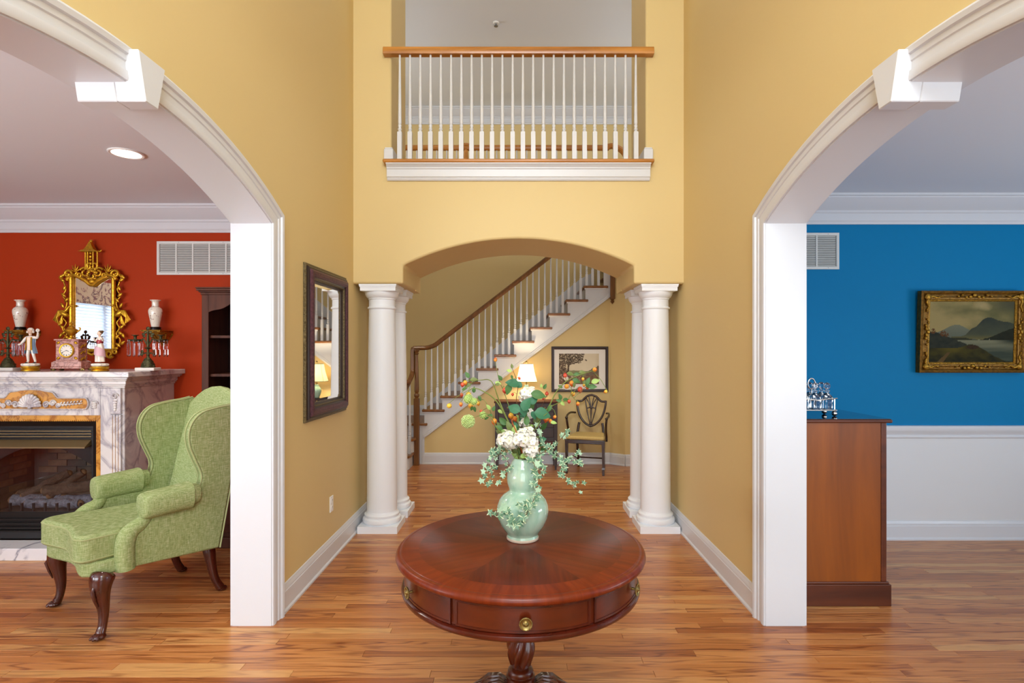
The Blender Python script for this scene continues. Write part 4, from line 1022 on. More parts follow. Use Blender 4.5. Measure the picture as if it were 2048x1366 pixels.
# side panels: arm below, wing above; outline in (depth t, height)
wing = [(.155, .690), (.172, .735), (.172, .785), (.140, .866), (.110, .95), (.104, 1.03), (.130, 1.10), (.185, 1.147), (.28, 1.168), (.365, 1.178), (.43, 1.19)]
ws = [(v.x, v.y) for v in spline([(a, b_, 0) for a, b_ in wing], 4)]
side = [(-.175, .330), (.285, .300), (.335, .62), (.395, .95), (.455, 1.175)]+[p for p in ws[::-1]]+[(.10, .655), (-.03, .642), (-.08, .62), (-.10, .57), (-.13, .53), (-.175, .512)]
for s in (-1, 1):
    rows = []
    def lx(z, outer):                      # the panel flares outward toward the wing tip and inward at the base
        w = .310+.018*max(0, min(1, (z-.3)/.4))
        return s*(w+(.026 if outer else -.026))
    m = MB(); A_ = [m.bm.verts.new((lx(z, True), y_, z)) for y_, z in side]; B_ = [m.bm.verts.new((lx(z, False), y_, z)) for y_, z in side]
    m.bm.faces.new(A_); m.bm.faces.new(B_[::-1])
    for i in range(len(side)): j = (i+1) % len(side); m.bm.faces.new([A_[i], B_[i], B_[j], A_[j]])
    sp_ = m.build('side_panel', 'green_linen', wc, smooth=60, bevel=.016, bseg=3)
    MB().tube([(lx(z, True)-s*.003, y_-.004, z) for y_, z in ws], .005, 6).build('piping', 'linen_piping', sp_, smooth=60)
    MB().tube([(lx(z, False)+s*.003, y_-.004, z) for y_, z in ws], .005, 6).build('piping', 'linen_piping', sp_, smooth=60)
    MB().tube([(lx(z, True)-s*.002, y_+.002, z) for y_, z in ((.287, .302), (.337, .62), (.397, .95), (.457, 1.175))], .005, 6).build('piping', 'linen_piping', sp_, smooth=60)
    # rolled arm with its loose cover
    rows = []; K = 24
    def sec(yy, sc, grow=0.):
        ring = []
        for k in range(K):
            a = 2*PI*k/K; ca, sa = math.cos(a), math.sin(a)
            x = s*.338+(.064*sc+grow)*math.copysign(abs(ca)**.75, ca)
            z = .664+.045*(yy+.1)+((.060 if sa > 0 else .075)*sc+grow)*math.copysign(abs(sa)**.8, sa)
            ring.append((x, yy, z))
        return ring
    for yy, sc in ((-.142, .0), (-.142, .55), (-.137, .80), (-.127, .93), (-.105, 1.0), (.0, 1.0), (.10, .95), (.15, .82)): rows.append(sec(yy, sc))
    MB().strip(rows, closed_v=True).build('arm_roll', 'green_linen', wc, smooth=70)
    rows = [sec(-.149, .0), sec(-.148, .78), sec(-.144, .94), sec(-.132, 1.02, .002), sec(-.10, 1.04, .004), sec(.0, 1.04, .005), sec(.07, 1.03, .007), sec(.105, 1.02, .010), sec(.105, 1.0, .002)]
    MB().strip(rows, closed_v=True).build('arm_cover', 'green_linen', wc, smooth=60)
    pts = [(s*.325, -.215, .330), (s*.328, -.220, .42), (s*.328, -.214, .490), (s*.322, -.185, .530), (s*.318, -.135, .558), (s*.322, -.105, .60), (s*.328, -.08, .65)]
    MB().tube(spline(pts, 5), [.047]*12+[.046-.0010*i for i in range(19)], 14).build('front_post', 'green_linen', wc, smooth=70)
# inside back with serpentine crest, leaning
Hc = [(-.325, 1.155), (-.29, 1.178), (-.24, 1.212), (-.18, 1.245), (-.10, 1.268), (0, 1.276), (.10, 1.268), (.18, 1.245), (.24, 1.212), (.29, 1.178), (.325, 1.155)]
prof = [(.30, .42), (-.30, .42)]; poly = [(-.285, .42), (-.305, .8)]+Hc+[(.305, .8), (.285, .42)]
def lean(z): return .215+(z-.42)*.262
m = MB(); A_ = [m.bm.verts.new((x, lean(z), z)) for x, z in poly]; B_ = [m.bm.verts.new((x, .29+(z-.3)*.183+.012, z)) for x, z in poly]
m.bm.faces.new(A_); m.bm.faces.new(B_[::-1])
for i in range(len(poly)): j = (i+1) % len(poly); m.bm.faces.new([A_[i], B_[i], B_[j], A_[j]])
m.build('backrest', 'green_linen', wc, smooth=70, bevel=.03, bseg=4)
MB().prism([(-.30, .31), (.30, .31), (.325, 1.15), (.2, 1.235), (0, 1.27), (-.2, 1.235), (-.325, 1.15)], 'y', 0, .03, Matrix.Translation((0, .27-.3*.183+.0, 0)) @ Matrix(((1, 0, 0, 0), (0, 1, .183, 0), (0, 0, 1, 0), (0, 0, 0, 1)))).build('outside_back', 'green_linen', wc, smooth=50, bevel=.008)
# legs
for s in (-1, 1):
    d = Vector((s*.5, -.87, 0)).normalized()
    c0 = Vector((s*.318, -.315, 0))
    prof = [(.345, -.012, .060), (.315, .006, .060), (.285, .014, .054), (.245, .012, .043), (.19, .002, .033), (.13, -.006, .026), (.08, -.002, .022), (.05, .006, .022), (.035, .014, .025), (.012, .022, .026)]
    m = MB(); m.tube([c0+d*o_+Vector((0, 0, z)) for z, o_, r in prof], [r for *_, r in prof], 14)
    m.ell(c0+d*.028+Vector((0, 0, .018)), (.036, .036, .019), 14, 8)
    for k in (-1, 0, 1):
        q = d.copy(); q.rotate(Euler((0, 0, k*.5)))
        m.tube([c0+d*.018+Vector((0, 0, .030)), c0+d*.018+q*.030+Vector((0, 0, .026)), c0+d*.018+q*.050+Vector((0, 0, .010))], [.010, .011, .008], 8)
    lg = m.build('leg', 'cabriole_wood', wc, smooth=70, subd=1)
    m = MB(); m.tube([c0+d*.05+Vector((s*.0, 0, .30)), c0+d*.066+Vector((0, 0, .265)), c0+d*.052+Vector((0, 0, .215)), c0+d*.036+Vector((0, 0, .17))], [.004, .010, .008, .003], 8)
    m.build('knee_carving', 'cabriole_wood', lg, smooth=60)
    c1 = Vector((s*.25, .255, 0))
    prof = [(.32, .0, .042), (.26, .012, .036), (.18, .022, .029), (.10, .036, .025), (.05, .058, .024), (.028, .072, .027), (.012, .078, .027)]
    m = MB(); m.tube([c1+Vector((s*.01*o_/.07, o_, z)) for z, o_, r in prof], [r for *_, r in prof], 12)
    m.ell(c1+Vector((s*.01, .082, .016)), (.028, .034, .017), 12, 8)
    m.build('leg', 'cabriole_wood', wc, smooth=70, subd=1)
# ------------------------------------------------------------------ fireplace
FX, FYB, FYF = -3.65, YL, 4.14       # centre, wall, face
MZ = 1.358
fp_ = thing('fireplace', 'carved white marble fireplace with ochre inlay on the red wall', 'fireplace', (FX, YL, 0))
def fb(*a, **k): return MB().box(*a)
HWB = .695                            # half width of the surround body
IN, OT, IZ = .475, .475, .985           # half width and top of the black insert
# body: two piers, lintel, back box; shelf above
for s in (-1, 1):
    xs = sorted((FX+s*.512, FX+s*HWB)); MB().box(xs[0], xs[1], FYF, YL, 0, 1.235).build('pier', 'marble', fp_, bevel=.004, bseg=1, smooth=0, world=True)
MB().box(FX-.512, FX+.512, FYF, YL, 1.03, 1.235).build('lintel', 'marble', fp_, smooth=0, world=True)
MB().box(FX-.512, FX+.512, FYF+.03, YL, 0, 1.03).build('core', 'black_metal', fp_, smooth=0, world=True) if False else None
sh = MB()
def tier(o, z0, z1): sh.box(FX-HWB-o, FX+HWB+o, FYF-o, YL, z0, z1)
tier(.010, 1.235, 1.250); tier(.022, 1.250, 1.262); tier(.030, 1.262, 1.290); tier(.052, 1.290, 1.302); tier(.068, 1.302, 1.318); tier(.095, 1.318, MZ)
shf = sh.build('mantel_shelf', 'marble', fp_, smooth=0, bevel=.005, bseg=2, world=True)
# ochre strip round the insert
for s in (-1, 1):
    xs = sorted((FX+s*.475, FX+s*.512)); MB().box(xs[0], xs[1], FYF+.006, FYF+.2, .088, 1.03).build('ochre_strip', 'sienna_marble', fp_, smooth=0, bevel=.003, bseg=1, world=True)
MB().box(FX-.475, FX+.475, FYF+.006, FYF+.2, .992, 1.03).build('ochre_strip', 'sienna_marble', fp_, smooth=0, bevel=.003, bseg=1, world=True)
m = MB()
for i in range(60): m.ell((FX-.47+i*.0159, FYF+.004, .990), (.0085, .006, .006), 6, 4, Matrix.Rotation(.6, 4, 'Y'))
m.build('rope_moulding', 'sienna_marble', fp_, smooth=60, world=True)
# raised frame on the lintel with ochre panel, shell, scrolls
pan = [(FX-.40, 1.075), (FX+.40, 1.075)]
pan += [(FX+.40+.028*math.sin(a), 1.118-.043*math.cos(a)) for a in [PI*i/8 for i in range(1, 8)]]+[(FX+.40, 1.161), (FX+.20, 1.161)]
pan += [(FX+.20-.05*i/5, 1.161+.045*math.sin(PI/2*i/5)**1.5) for i in range(1, 6)]+[(FX+.11*math.cos(a), 1.206+.018*math.sin(a)) for a in [PI*i/8 for i in range(1, 8)]]
pan += [(2*FX-x, z) for x, z in [(FX+.20-.05*i/5, 1.161+.045*math.sin(PI/2*i/5)**1.5) for i in range(5, 0, -1)]]+[(FX-.20, 1.161), (FX-.40, 1.161)]
pan += [(FX-.40-.028*math.sin(a), 1.118+.043*math.cos(a)) for a in [PI*i/8 for i in range(1, 8)]]
pl = MB().prism(pan, 'y', FYF-.005, FYF+.02).build('inlay_panel', 'sienna_marble', fp_, smooth=0, world=True)
MB().tube([(x, FYF-.006, z) for x, z in pan], .006, 6, closed=True).build('panel_moulding', 'marble', pl, smooth=60, world=True)
m = MB()
for k in range(11):                    # scallop shell ribs
    a = math.radians(-82+164*k/10); rr = .082*(1-.06*abs(k-5)/5)
    p0 = Vector((FX, FYF-.014, 1.095)); p1 = p0+Vector((math.sin(a)*rr, -.006, math.cos(a)*rr*1.05))
    m.tube([p0, p0.lerp(p1, .5)+Vector((0, -.014, 0)), p1], [.004, .011, .013], 8)
    m.ell(p1, (.013, .010, .013), 8, 6)
m.ell((FX, FYF-.018, 1.092), (.016, .014, .013), 10, 6)
m.build('shell_carving', 'marble', fp_, smooth=60, world=True)
def scroll(cx, cz, r, s, turns=1.4, y=FYF-.010, th=.007):
    return [(cx+s*r*(1-.75*i/30)*math.cos(2*PI*turns*i/30), y, cz+r*(1-.75*i/30)*math.sin(2*PI*turns*i/30)) for i in range(31)]
for s in (-1, 1):
    m = MB()
    for cx, cz, r in ((.115, 1.110, .026), (.165, 1.122, .024), (.205, 1.102, .018)): m.tube(scroll(FX+s*cx, cz, r, s), .0065, 6); m.ell((FX+s*cx, FYF-.012, cz), (.008, .008, .008), 8, 5)
    for k in range(14):
        x = .215+k*.0125; a = (1 if k % 2 else -1)*.9
        m.ell((FX+s*x, FYF-.010, 1.112+.008*(1 if k % 2 else -1)+.0012*k), (.014*(1-.03*k), .007, .006), 8, 5, Matrix.Rotation(-s*a, 4, 'Y'))
    m.tube([(FX+s*.2, FYF-.009, 1.108), (FX+s*.30, FYF-.009, 1.114), (FX+s*.385, FYF-.008, 1.122)], [.006, .005, .003], 6)
    m.build('leaf_scroll', 'marble', fp_, smooth=60, world=True)
    m = MB()
    for k in range(9): m.ell((FX+s*(.455+.012*(k % 3)), FYF-.004, 1.09+.016*(k//3)), (.010, .009, .009), 7, 5)
    m.tube(scroll(FX+s*.47, 1.115, .028, s, 1.2, FYF-.004), .005, 6)
    m.build('rosette_carving', 'marble', fp_, smooth=60, world=True)
    # corbel block and fluted pilaster with ochre flutes
    xs = sorted((FX+s*.600, FX+s*.680)); m = MB(); m.box(xs[0], xs[1], FYF-.020, FYF+.01, 1.04, 1.235); cb = m.build('corbel', 'marble', fp_, smooth=0, bevel=.006, world=True)
    m = MB(); m.tube(scroll(FX+s*.640, 1.175, .024, s, 1.3, FYF-.024), .006, 6)
    for k in range(5): m.ell((FX+s*.640, FYF-.024, 1.145-.018*k), (.018-.0015*k, .008, .011), 8, 5)
    m.build('corbel_leaf', 'marble', cb, smooth=60, world=True)
    m = MB()
    for k in range(4): x0 = FX+s*.640+(-.040+k*.0213); m.box(x0, x0+.0155, FYF-.018, FYF+.01, .16, 1.035)
    m.box(xs[0], xs[1], FYF-.008, FYF+.01, .16, 1.035)
    m.build('pilaster', 'marble', fp_, smooth=0, world=True)
    for k in range(3): x0 = FX+s*.640-.040+k*.0213+.0155; MB().box(x0, x0+.0058, FYF-.0125, FYF-.004, .18, 1.02).build('flute_inlay', 'sienna_marble', fp_, smooth=0, world=True)
    MB().box(xs[0]-.008, xs[1]+.008, FYF-.026, FYF+.01, .088, .165).build('pilaster_base', 'marble', fp_, smooth=0, bevel=.004, bseg=1, world=True)
# hearth slab
MB().box(FX-.80, FX+.80, 3.976, FYF+.02, 0, .088).build('hearth_slab', 'hearth_marble', fp_, smooth=0, bevel=.004, bseg=2, world=True)
# black insert
ins = MB()
yi = FYF+.05
z0, z1, w = .088, .992, .475
ins_prof = [(0, -.03), (0, .02), (.012, .024), (.050, .004), (.062, .004), (.062, -.03)]
mt = Matrix.Translation((FX, yi, 0))
m = MB(); frame_sweep(m, -w, w, z0, z1, ins_prof, mt); m.build('insert_frame', 'black_metal', fp_, smooth=20, world=True)
for k in range(3):
    z = .905-.021*k
    MB().box(FX-.41, FX+.41, yi-.006, yi+.02, z-.0035, z+.0035).build('louvre', 'brass_slat', fp_, smooth=0, world=True)
for z in (.93, .915, .8945, .8735, .845): MB().box(FX-.413, FX+.413, yi+.01, yi+.03, z-.006, z+.006).build('louvre', 'black_metal', fp_, smooth=0, world=True)
MB().prism([(yi+.02, .842), (yi-.055, .792), (yi-.055, .782), (yi+.02, .80)], 'x', FX-.40, FX+.40).build('heat_hood', 'brass_slat', fp_, smooth=0, world=True)
for k in range(4): MB().box(FX-.413, FX+.413, yi+.002, yi+.02, .125+.032*k, .143+.032*k).build('louvre', 'black_metal', fp_, smooth=0, bevel=.003, bseg=1, world=True)
MB().box(FX-.413, FX+.413, yi+.02, yi+.04, .10, .285).build('louvre_backing', 'black_metal', fp_, smooth=0, world=True)
MB().box(FX-.413, FX+.413, yi+.02, yi+.04, .83, .94).build('louvre_backing', 'black_metal', fp_, smooth=0, world=True)
MB().box(FX-.41, FX+.41, yi+.022, yi+.026, .285, .80).build('fire_glass', 'fire_glass', fp_, smooth=0, world=True)
# firebox walls of brick
bx = MB(); yb_ = YL-.10
bx.box(FX-.44, FX+.44, yb_, YL-.02, .10, .98); bx.box(FX-.45, FX-.42, yi+.05, YL-.02, .10, .98); bx.box(FX+.42, FX+.45, yi+.05, YL-.02, .10, .98)
bx.box(FX-.45, FX+.45, yi+.05, YL-.02, .10, .26); bx.box(FX-.45, FX+.45, yi+.05, YL-.02, .86, .98)
fbx = bx.build('firebox', 'mortar', fp_, smooth=0, world=True)
arch_ = [(FX-.42, .62)]+[(FX-.42+.84*i/20, .62+.17*math.sin(PI*i/20)) for i in range(1, 20)]+[(FX+.42, .62), (FX+.42, .86), (FX-.42, .86)]
MB().prism(arch_, 'y', yi+.03, yi+.05).build('smoke_arch', 'black_metal', fbx, smooth=0, world=True)
br = {}
for nm in ('fire_brick', 'fire_brick_tan'): br[nm] = MB().box(-.0775, .0775, -.01, 0, -.024, .024).mesh('brick', nm, 0)
random.seed(5)
for r in range(10):
    for c in range(7):
        x = -.46+c*.162+(.081 if r % 2 else 0)
        if abs(x) > .36: continue
        o = place('brick', br['fire_brick_tan' if random.random() < .35 else 'fire_brick'], fbx); o.location = (FX+x, yb_-.0005, .30+r*.055)
for r in range(10):
    for s in (-1, 1):
        for c in range(2):
            o = place('brick', br['fire_brick_tan' if random.random() < .35 else 'fire_brick'], fbx, rot=(0, 0, -s*PI/2)); o.location = (FX+s*.4195, yi+.13+c*.162+(.04 if r % 2 else 0), .30+r*.055)
def log(a, b_, r, mat, nm='log'):
    pts = [Vector(a).lerp(Vector(b_), i/8)+Vector((random.uniform(-.006, .006), random.uniform(-.006, .006), random.uniform(-.006, .006))) for i in range(9)]
    g = MB().tube(pts, [r*random.uniform(.88, 1.08) for _ in pts], 12).build(nm, mat, fp_, smooth=60, world=True)
    for e in (pts[0]-(pts[1]-pts[0])*.02, pts[-1]+(pts[-1]-pts[-2])*.02): MB().ell(e, (r*.75,)*3, 10, 6).build('log_end', 'log_end', g, smooth=60, world=True)
log((FX-.34, 4.36, .33), (FX+.02, 4.40, .34), .045, 'log_ash'); log((FX+.02, 4.36, .32), (FX+.38, 4.42, .33), .045, 'log_ash'); log((FX-.2, 4.32, .32), (FX+.2, 4.33, .315), .036, 'log_ash')
log((FX-.36, 4.45, .35), (FX+.34, 4.50, .37), .055, 'log_bark'); log((FX-.1, 4.38, .40), (FX+.26, 4.46, .44), .045, 'log_bark'); log((FX-.26, 4.36, .37), (FX-.02, 4.50, .52), .034, 'log_bark')
log((FX-.05, 4.36, .37), (FX+.13, 4.47, .53), .03, 'log_bark')
for k in range(9): MB().box(FX-.36+k*.09-.006, FX-.36+k*.09+.006, yi+.06, yi+.075, .26, .34).build('grate_bar', 'black_metal', fp_, smooth=0, world=True)
# ------------------------------------------------------------------ things on the mantel and red wall
Wd = YL                                   # wall plane
def wallpt(px, py, out=0.): return P(px, py, Wd-out)
# gilt pagoda mirror
gx = P(183.5, 600, Wd-.03).x
gm = thing('gilt_mirror', 'ornate gilt mirror with pagoda crest and two birds above the mantel', 'mirror', (gx, Wd, P(0, 712, Wd).z))
def G(px, py, out=.04):                    # measured on the wall, as world points
    return P(px, py, Wd-out)
k_ = (Wd-.03)/F
gl, gr_, gt, gb = G(144, 0).x, G(223, 0).x, G(0, 556).z, G(0, 698).z
MB().prism([(gl, gb), (gr_, gb), (gr_, gt)]+[(gl+(gr_-gl)*(1-i/12), gt+.03*math.sin(PI*i/12)) for i in range(1, 12)]+[(gl, gt)], 'y', Wd-.022, Wd-.014).build('mirror_plate', 'mirror_glass', gm, smooth=0, world=True)
MB().box(gl-.03, gr_+.03, Wd-.013, Wd-.001, gb-.03, gt+.03).build('backing', 'dark_wood', gm, smooth=0, world=True)
for xx in (gl-.012, gr_+.012): MB().tube([(xx, Wd-.032, gb-.02), (xx, Wd-.032, gt+.02)], .018, 10).build('frame_bar', 'gilt', gm, world=True)
MB().tube([(gl-.02, Wd-.032, gb-.012), (gr_+.02, Wd-.032, gb-.012)], .016, 10).build('frame_bar', 'gilt', gm, world=True)
MB().tube(spline([G(134, 560), G(140, 553), G(152, 551), G(163, 557), G(172, 562), G(183.5, 570), G(195, 562), G(204, 557), G(215, 551), G(227, 553), G(233, 560)], 4), .017, 9).build('frame_bar', 'gilt', gm, world=True)
def sym(x): return 367-x
def spiral(px, py, r, s, turns=1.3, ph=0., out=.045):
    c = G(px, py, out); return [c+Vector((s*r*(1-.7*i/24)*math.cos(ph+2*PI*turns*i/24), 0, r*(1-.7*i/24)*math.sin(ph+2*PI*turns*i/24))) for i in range(25)]
for s in (1, -1):
    f = (lambda x: x) if s == 1 else sym
    m = MB(); m.tube(spiral(f(170), 545, .045, -s, 1.2, .5), .010, 7); m.tube(spiral(f(158), 550, .03, s, 1.2, 2), .009, 7); m.tube(spiral(f(178), 533, .03, s, 1.0, 1), .009, 7)
    m.tube(spiral(f(136), 548, .035, s, 1.0, 0), .012, 7); m.tube(spline([G(f(140), 552), G(f(132), 546), G(f(126), 552), G(f(122), 556)], 4), .010, 7)
    m.build('crest_scroll', 'gilt', gm, smooth=60, world=True)
    m = MB()
    for a in (-70, -35, 0, 35, 65): m.tube([G(f(151), 544), G(f(151)+s*7*math.sin(math.radians(a)), 544-9*math.cos(math.radians(a))), G(f(151)+s*9*math.sin(math.radians(a*1.3)), 544-16*math.cos(math.radians(a)))], [.006, .006, .002], 6)
    m.build('palm_finial', 'gilt', gm, smooth=60, world=True)
    # side vine with leaves
    vine = spline([G(f(124), 556), G(f(129), 568), G(f(132), 580), G(f(126), 592), G(f(134), 604), G(f(131), 618), G(f(124), 632), G(f(133), 645), G(f(128), 656), G(f(134), 668), G(f(126), 680), G(f(131), 692), G(f(138), 702)], 4)
    vn = MB().tube(vine, .0065, 7).build('vine', 'gilt', gm, smooth=60, world=True)
    for px, py, a in ((122, 553, 40), (124, 560, -30), (129, 576, 60), (127, 590, -40), (133, 600, 50), (125, 611, -60), (130, 622, 60), (124, 654, -40), (127, 666, 40), (133, 674, -50), (121, 671, 60), (122, 686, -40), (131, 690, 40)):
        MB().ell(G(f(px), py, .045), (.026, .009, .013), 8, 6, Matrix.Rotation(-s*math.radians(a), 4, 'Y')).build('leaf', 'gilt', vn, smooth=60, world=True)
    # bird with raised wing, tail and head
    m = MB()
    m.ell(G(f(128), 627, .05), (.045, .022, .022), 12, 8, Matrix.Rotation(s*math.radians(35), 4, 'Y'))
    m.tube([G(f(132), 622, .05), G(f(137), 615, .05), G(f(141), 611, .05)], [.014, .010, .008], 8); m.ell(G(f(142), 611, .05), (.013, .010, .010), 10, 6); m.tube([G(f(144), 611, .05), G(f(148), 612, .05)], [.005, .001], 6)
    for k in range(6):
        m.tube([G(f(130), 622, .055), G(f(118-k*.9), 622+k*2.5, .06), G(f(106+k*2.2), 640+k*1.6, .055)], [.008, .011, .004], 7)
    for k in range(4): m.tube([G(f(124), 634, .045), G(f(121+k*1.3), 642, .045), G(f(117+k*2.2), 651-k, .045)], [.009, .008, .005], 7)
    m.build('bird', 'gilt', gm, smooth=60, world=True)
    m = MB(); m.tube(spiral(f(148), 708, .035, s, 1.1, 3.6), .011, 7); m.tube(spiral(f(137), 703, .024, -s, 1.1, 2), .009, 7)
    m.tube(spline([G(f(150), 702), G(f(160), 707), G(f(172), 704), G(f(183), 710)], 4), .010, 7)
    m.ell(G(f(146), 713), (.02, .012, .014), 8, 6); m.ell(G(f(135), 697), (.02, .012, .014), 8, 6)
    m.build('base_scroll', 'gilt', gm, smooth=60, world=True)
# pagoda
pg = MB(); c = G(180.5, 0)
for px in (171, 175.5, 186.5, 195): pg.tube([G(px, 537, .045), G(px, 503, .045)], .008, 8)
for px, py, r in ((181, 506, .012), (181, 513, .014), (181, 520, .013), (181, 527, .014)): pg.ell(G(px, py, .045), (r, r*.7, r), 8, 6)
rf = [(20, 504), (17, 503), (10, 500), (6, 494), (3, 488), (1.2, 484)]
roof = [(px, py) for px, py in rf]
rows = []
for dx, py in roof:
    hw_ = dx*k_; z = G(0, py).z; q = [(-hw_, -.018-hw_*.35), (hw_, -.018-hw_*.35), (hw_, .018), (-hw_, .018)]
    rows.append([(G(182.5, 0).x+a, Wd-.045+b_*.8, z) for a, b_ in q])
pg.strip(rows, closed_v=True)
for s in (-1, 1): pg.tube([G(182.5+s*14, 502), G(182.5+s*19, 503), G(182.5+s*21, 500)], [.008, .008, .004], 7)
pg.ell(G(182.5, 483), (.014, .014, .016), 10, 8); pg.tube([G(170, 538), G(196, 538)], .010, 8)
pg.build('pagoda', 'gilt', gm, smooth=50, world=True)
m = MB(); m.tube(spiral(183.5, 551, .05, 1, 1.0, .3), .012, 8)
for a in range(0, 360, 45): m.ell(G(183.5+9*math.sin(math.radians(a)), 551-9*math.cos(math.radians(a)), .05), (.018, .012, .012), 8, 6)
m.ell(G(183.5, 563, .05), (.028, .014, .022), 10, 6); m.build('crest_cartouche', 'gilt', gm, smooth=60, world=True)

# vases on gilt brackets
vs_mesh = MB().lathe([(.030, 0), (.031, .004), (.034, .02), (.044, .075), (.0515, .115), (.0525, .135), (.047, .152), (.034, .164), (.0265, .170), (.0265, .205), (.030, .214), (.040, .220), (.040, .225), (.036, .226), (.026, .215), (.023, .17)], seg=36)
vme = vs_mesh.mesh('vase_body', 'painted_porcelain', 50)
std = MB().lathe([(.036, 0), (.044, .004), (.044, .010), (.036, .014), (.040, .02), (.040, .026), (.032, .028)], seg=28).mesh('wood_stand', 'ebony', 40)
band = MB().lathe([(.0268, .1655), (.0282, .168), (.0268, .1705)], seg=32).mesh('neck_band', 'ebony', 40)
for px, lb in ((40.5, 'painted white vase on the wall bracket above the porcelain man'), (311, 'painted white vase on the wall bracket between gilt mirror and bookcase')):
    yv = Wd-.105; p = P(px, 660, yv); zbr = EYE-(659.5-CY)*yv/F
    b_ = thing('wall_bracket', 'carved gilt wall bracket under the vase ' + ('above the porcelain man' if px < 100 else 'nearest the bookcase'), 'bracket', (p.x, Wd, zbr-.13), 0, 'gilt brackets on the red wall')
    m = MB(); m.box(-.085, .085, -.175, 0, .118, .126); m.box(-.078, .078, -.165, 0, .110, .118); m.build('shelf', 'antique_gold_bright', b_, bevel=.003, smooth=30)
    m = MB(); rows = []
    for i in range(7):
        u = i/6; w = .074*(1-u)**.8+.012; d = .155*(1-u)**1.1+.012; z = .110*(1-u)
        rows.append([(w*math.cos(a), -d*math.sin(a), z) for a in [PI*j/12 for j in range(13)]])
    m.strip(rows)
    for a in range(0, 181, 30):
        c, s = math.cos(math.radians(a)), math.sin(math.radians(a)); m.tube([(.078*c, -.15*s, .10), (.06*c, -.11*s, .07), (.03*c, -.05*s, .03), (.012*c, -.015*s, .0)], [.010, .009, .008, .004], 6)
    m.build('carving', 'antique_gold_bright', b_, smooth=60)
    t = thing('porcelain_vase', lb, 'vase', (p.x, yv, zbr-.13+.1265), 0, 'painted vases on the red wall')
    place('wood_stand', std, t); place('vase_body', vme, t, loc=(0, 0, .028)); place('neck_band', band, t, loc=(0, 0, .028))

# girandole candelabra with glass prisms
def prism_mesh():
    m = MB(); r = .0075; pr = [(.001, 0), (r, -.012), (r*.85, -.06), (r*1.05, -.10), (.001, -.118)]
    m.lathe(pr, seg=6, cap=False); m.ell((0, 0, .008), (.006, .006, .007), 6, 4); return m.mesh('prism', 'crystal', 0)
PRM = prism_mesh()
def candelabrum(px, lb):
    y_ = 4.33; p = P(px, 742, y_)
    t = thing('candelabrum', lb, 'candelabrum', (p.x, y_, MZ), 0, 'girandoles on the mantel')
    m = MB(); m.box(-.075, .075, -.045, .045, 0, .024); m.build('marble_foot', 'mat_board', t, smooth=0, bevel=.003, bseg=1)
    m = MB()
    m.lathe([(.045, .024), (.05, .03), (.044, .05), (.034, .075), (.022, .092), (.012, .105), (.009, .115), (.013, .122), (.009, .13), (.009, .17), (.022, .174), (.024, .178), (.010, .184), (.010, .2), (.012, .215), (.006, .30), (.004, .325)], seg=14)
    for k in range(14):
        a = k*2.4; rr = .044*(1-k/18); m.ell((rr*math.cos(a), rr*math.sin(a), .035+.0045*k), (.014, .014, .009), 7, 5)
    for s in (-1, 1):
        m.tube(spline([(0, 0, .125), (s*.02, 0, .14), (s*.038, 0, .13), (s*.045, 0, .145)], 4), .005, 6)
        m.tube(spline([(0, 0, .19), (s*.02, 0, .225), (s*.036, 0, .25), (s*.055, 0, .235), (s*.078, -.0, .232), (s*.096, 0, .25)], 4), .0055, 6)
        for q in ((.03, .27), (.036, .285), (.02, .30), (.045, .15), (.05, .128)): m.ell((s*q[0], 0, q[1]), (.013, .006, .012), 7, 5)
    m.ell((0, 0, .33), (.016, .008, .016), 8, 6)
    m.build('bronze_stem', 'bronze', t, smooth=50)
    for s in (-1, 1):
        cx_ = s*.100
        m = MB(); m.lathe([(.006, .225), (.046, .236), (.050, .244), (.048, .246), (.010, .238), (.012, .246), (.009, .256), (.012, .272), (.014, .274), (.026, .277), (.026, .281), (.012, .280)], (cx_, 0, 0), 18)
        dr = m.build('drip_pan', 'bronze', t, smooth=40)
        for k in range(9):
            a = 2*PI*k/9+.2; o = place('prism', PRM, dr); o.location = (cx_+.047*math.cos(a), .047*math.sin(a), .225)
candelabrum(296, 'bronze candelabrum with hanging crystal prisms at the open end of the mantel')
candelabrum(16, 'bronze candelabrum with hanging crystal prisms beside the porcelain man')

# mantel clock
yk = 4.36; pk = P(143, 742, yk)
ck = thing('mantel_clock', 'pink marble mantel clock with gilt mounts and white dial', 'clock', (pk.x, yk, MZ), math.radians(4))
def kb(*a): return MB().box(*a)
m = MB()
for s in (-1, 1):
    for yy in (-.04, .05): m.ell((s*.105, yy, .008), (.016, .014, .009), 8, 6); m.tube([(s*.095, yy, .022), (s*.112, yy, .012), (s*.125, yy, .004)], [.010, .010, .005], 7)
m.build('feet', 'brass', ck, smooth=60)
MB().box(-.118, .110, -.055, .065, .016, .030).build('plinth', 'pink_marble', ck, smooth=0, bevel=.002, bseg=1)
MB().prism([(-.116, .030), (.108, .030), (.108, .070), (.085, .078), (-.088, .078), (-.116, .066)], 'y', -.052, .062).build('lower_case', 'pink_marble', ck, smooth=0, bevel=.003, bseg=1)
MB().box(-.088, .080, -.042, .058, .076, .235).build('case', 'pink_marble', ck, smooth=0, bevel=.002, bseg=1)
MB().box(-.098, .090, -.052, .062, .235, .248).build('cornice', 'pink_marble', ck, smooth=0, bevel=.003, bseg=1)
dm = Matrix.Rotation(PI/2, 4, 'X')
MB().lathe([(.055, 0), (.057, .006), (.053, .011), (.046, .010), (.045, .004)], (-.004, -.042, .158), 40, dm).build('bezel', 'gilt', ck, smooth=40)
MB().lathe([(.047, .002), (.046, .005), (.0005, .0055)], (-.004, -.042, .158), 40, dm).build('dial', 'porcelain', ck, smooth=40)
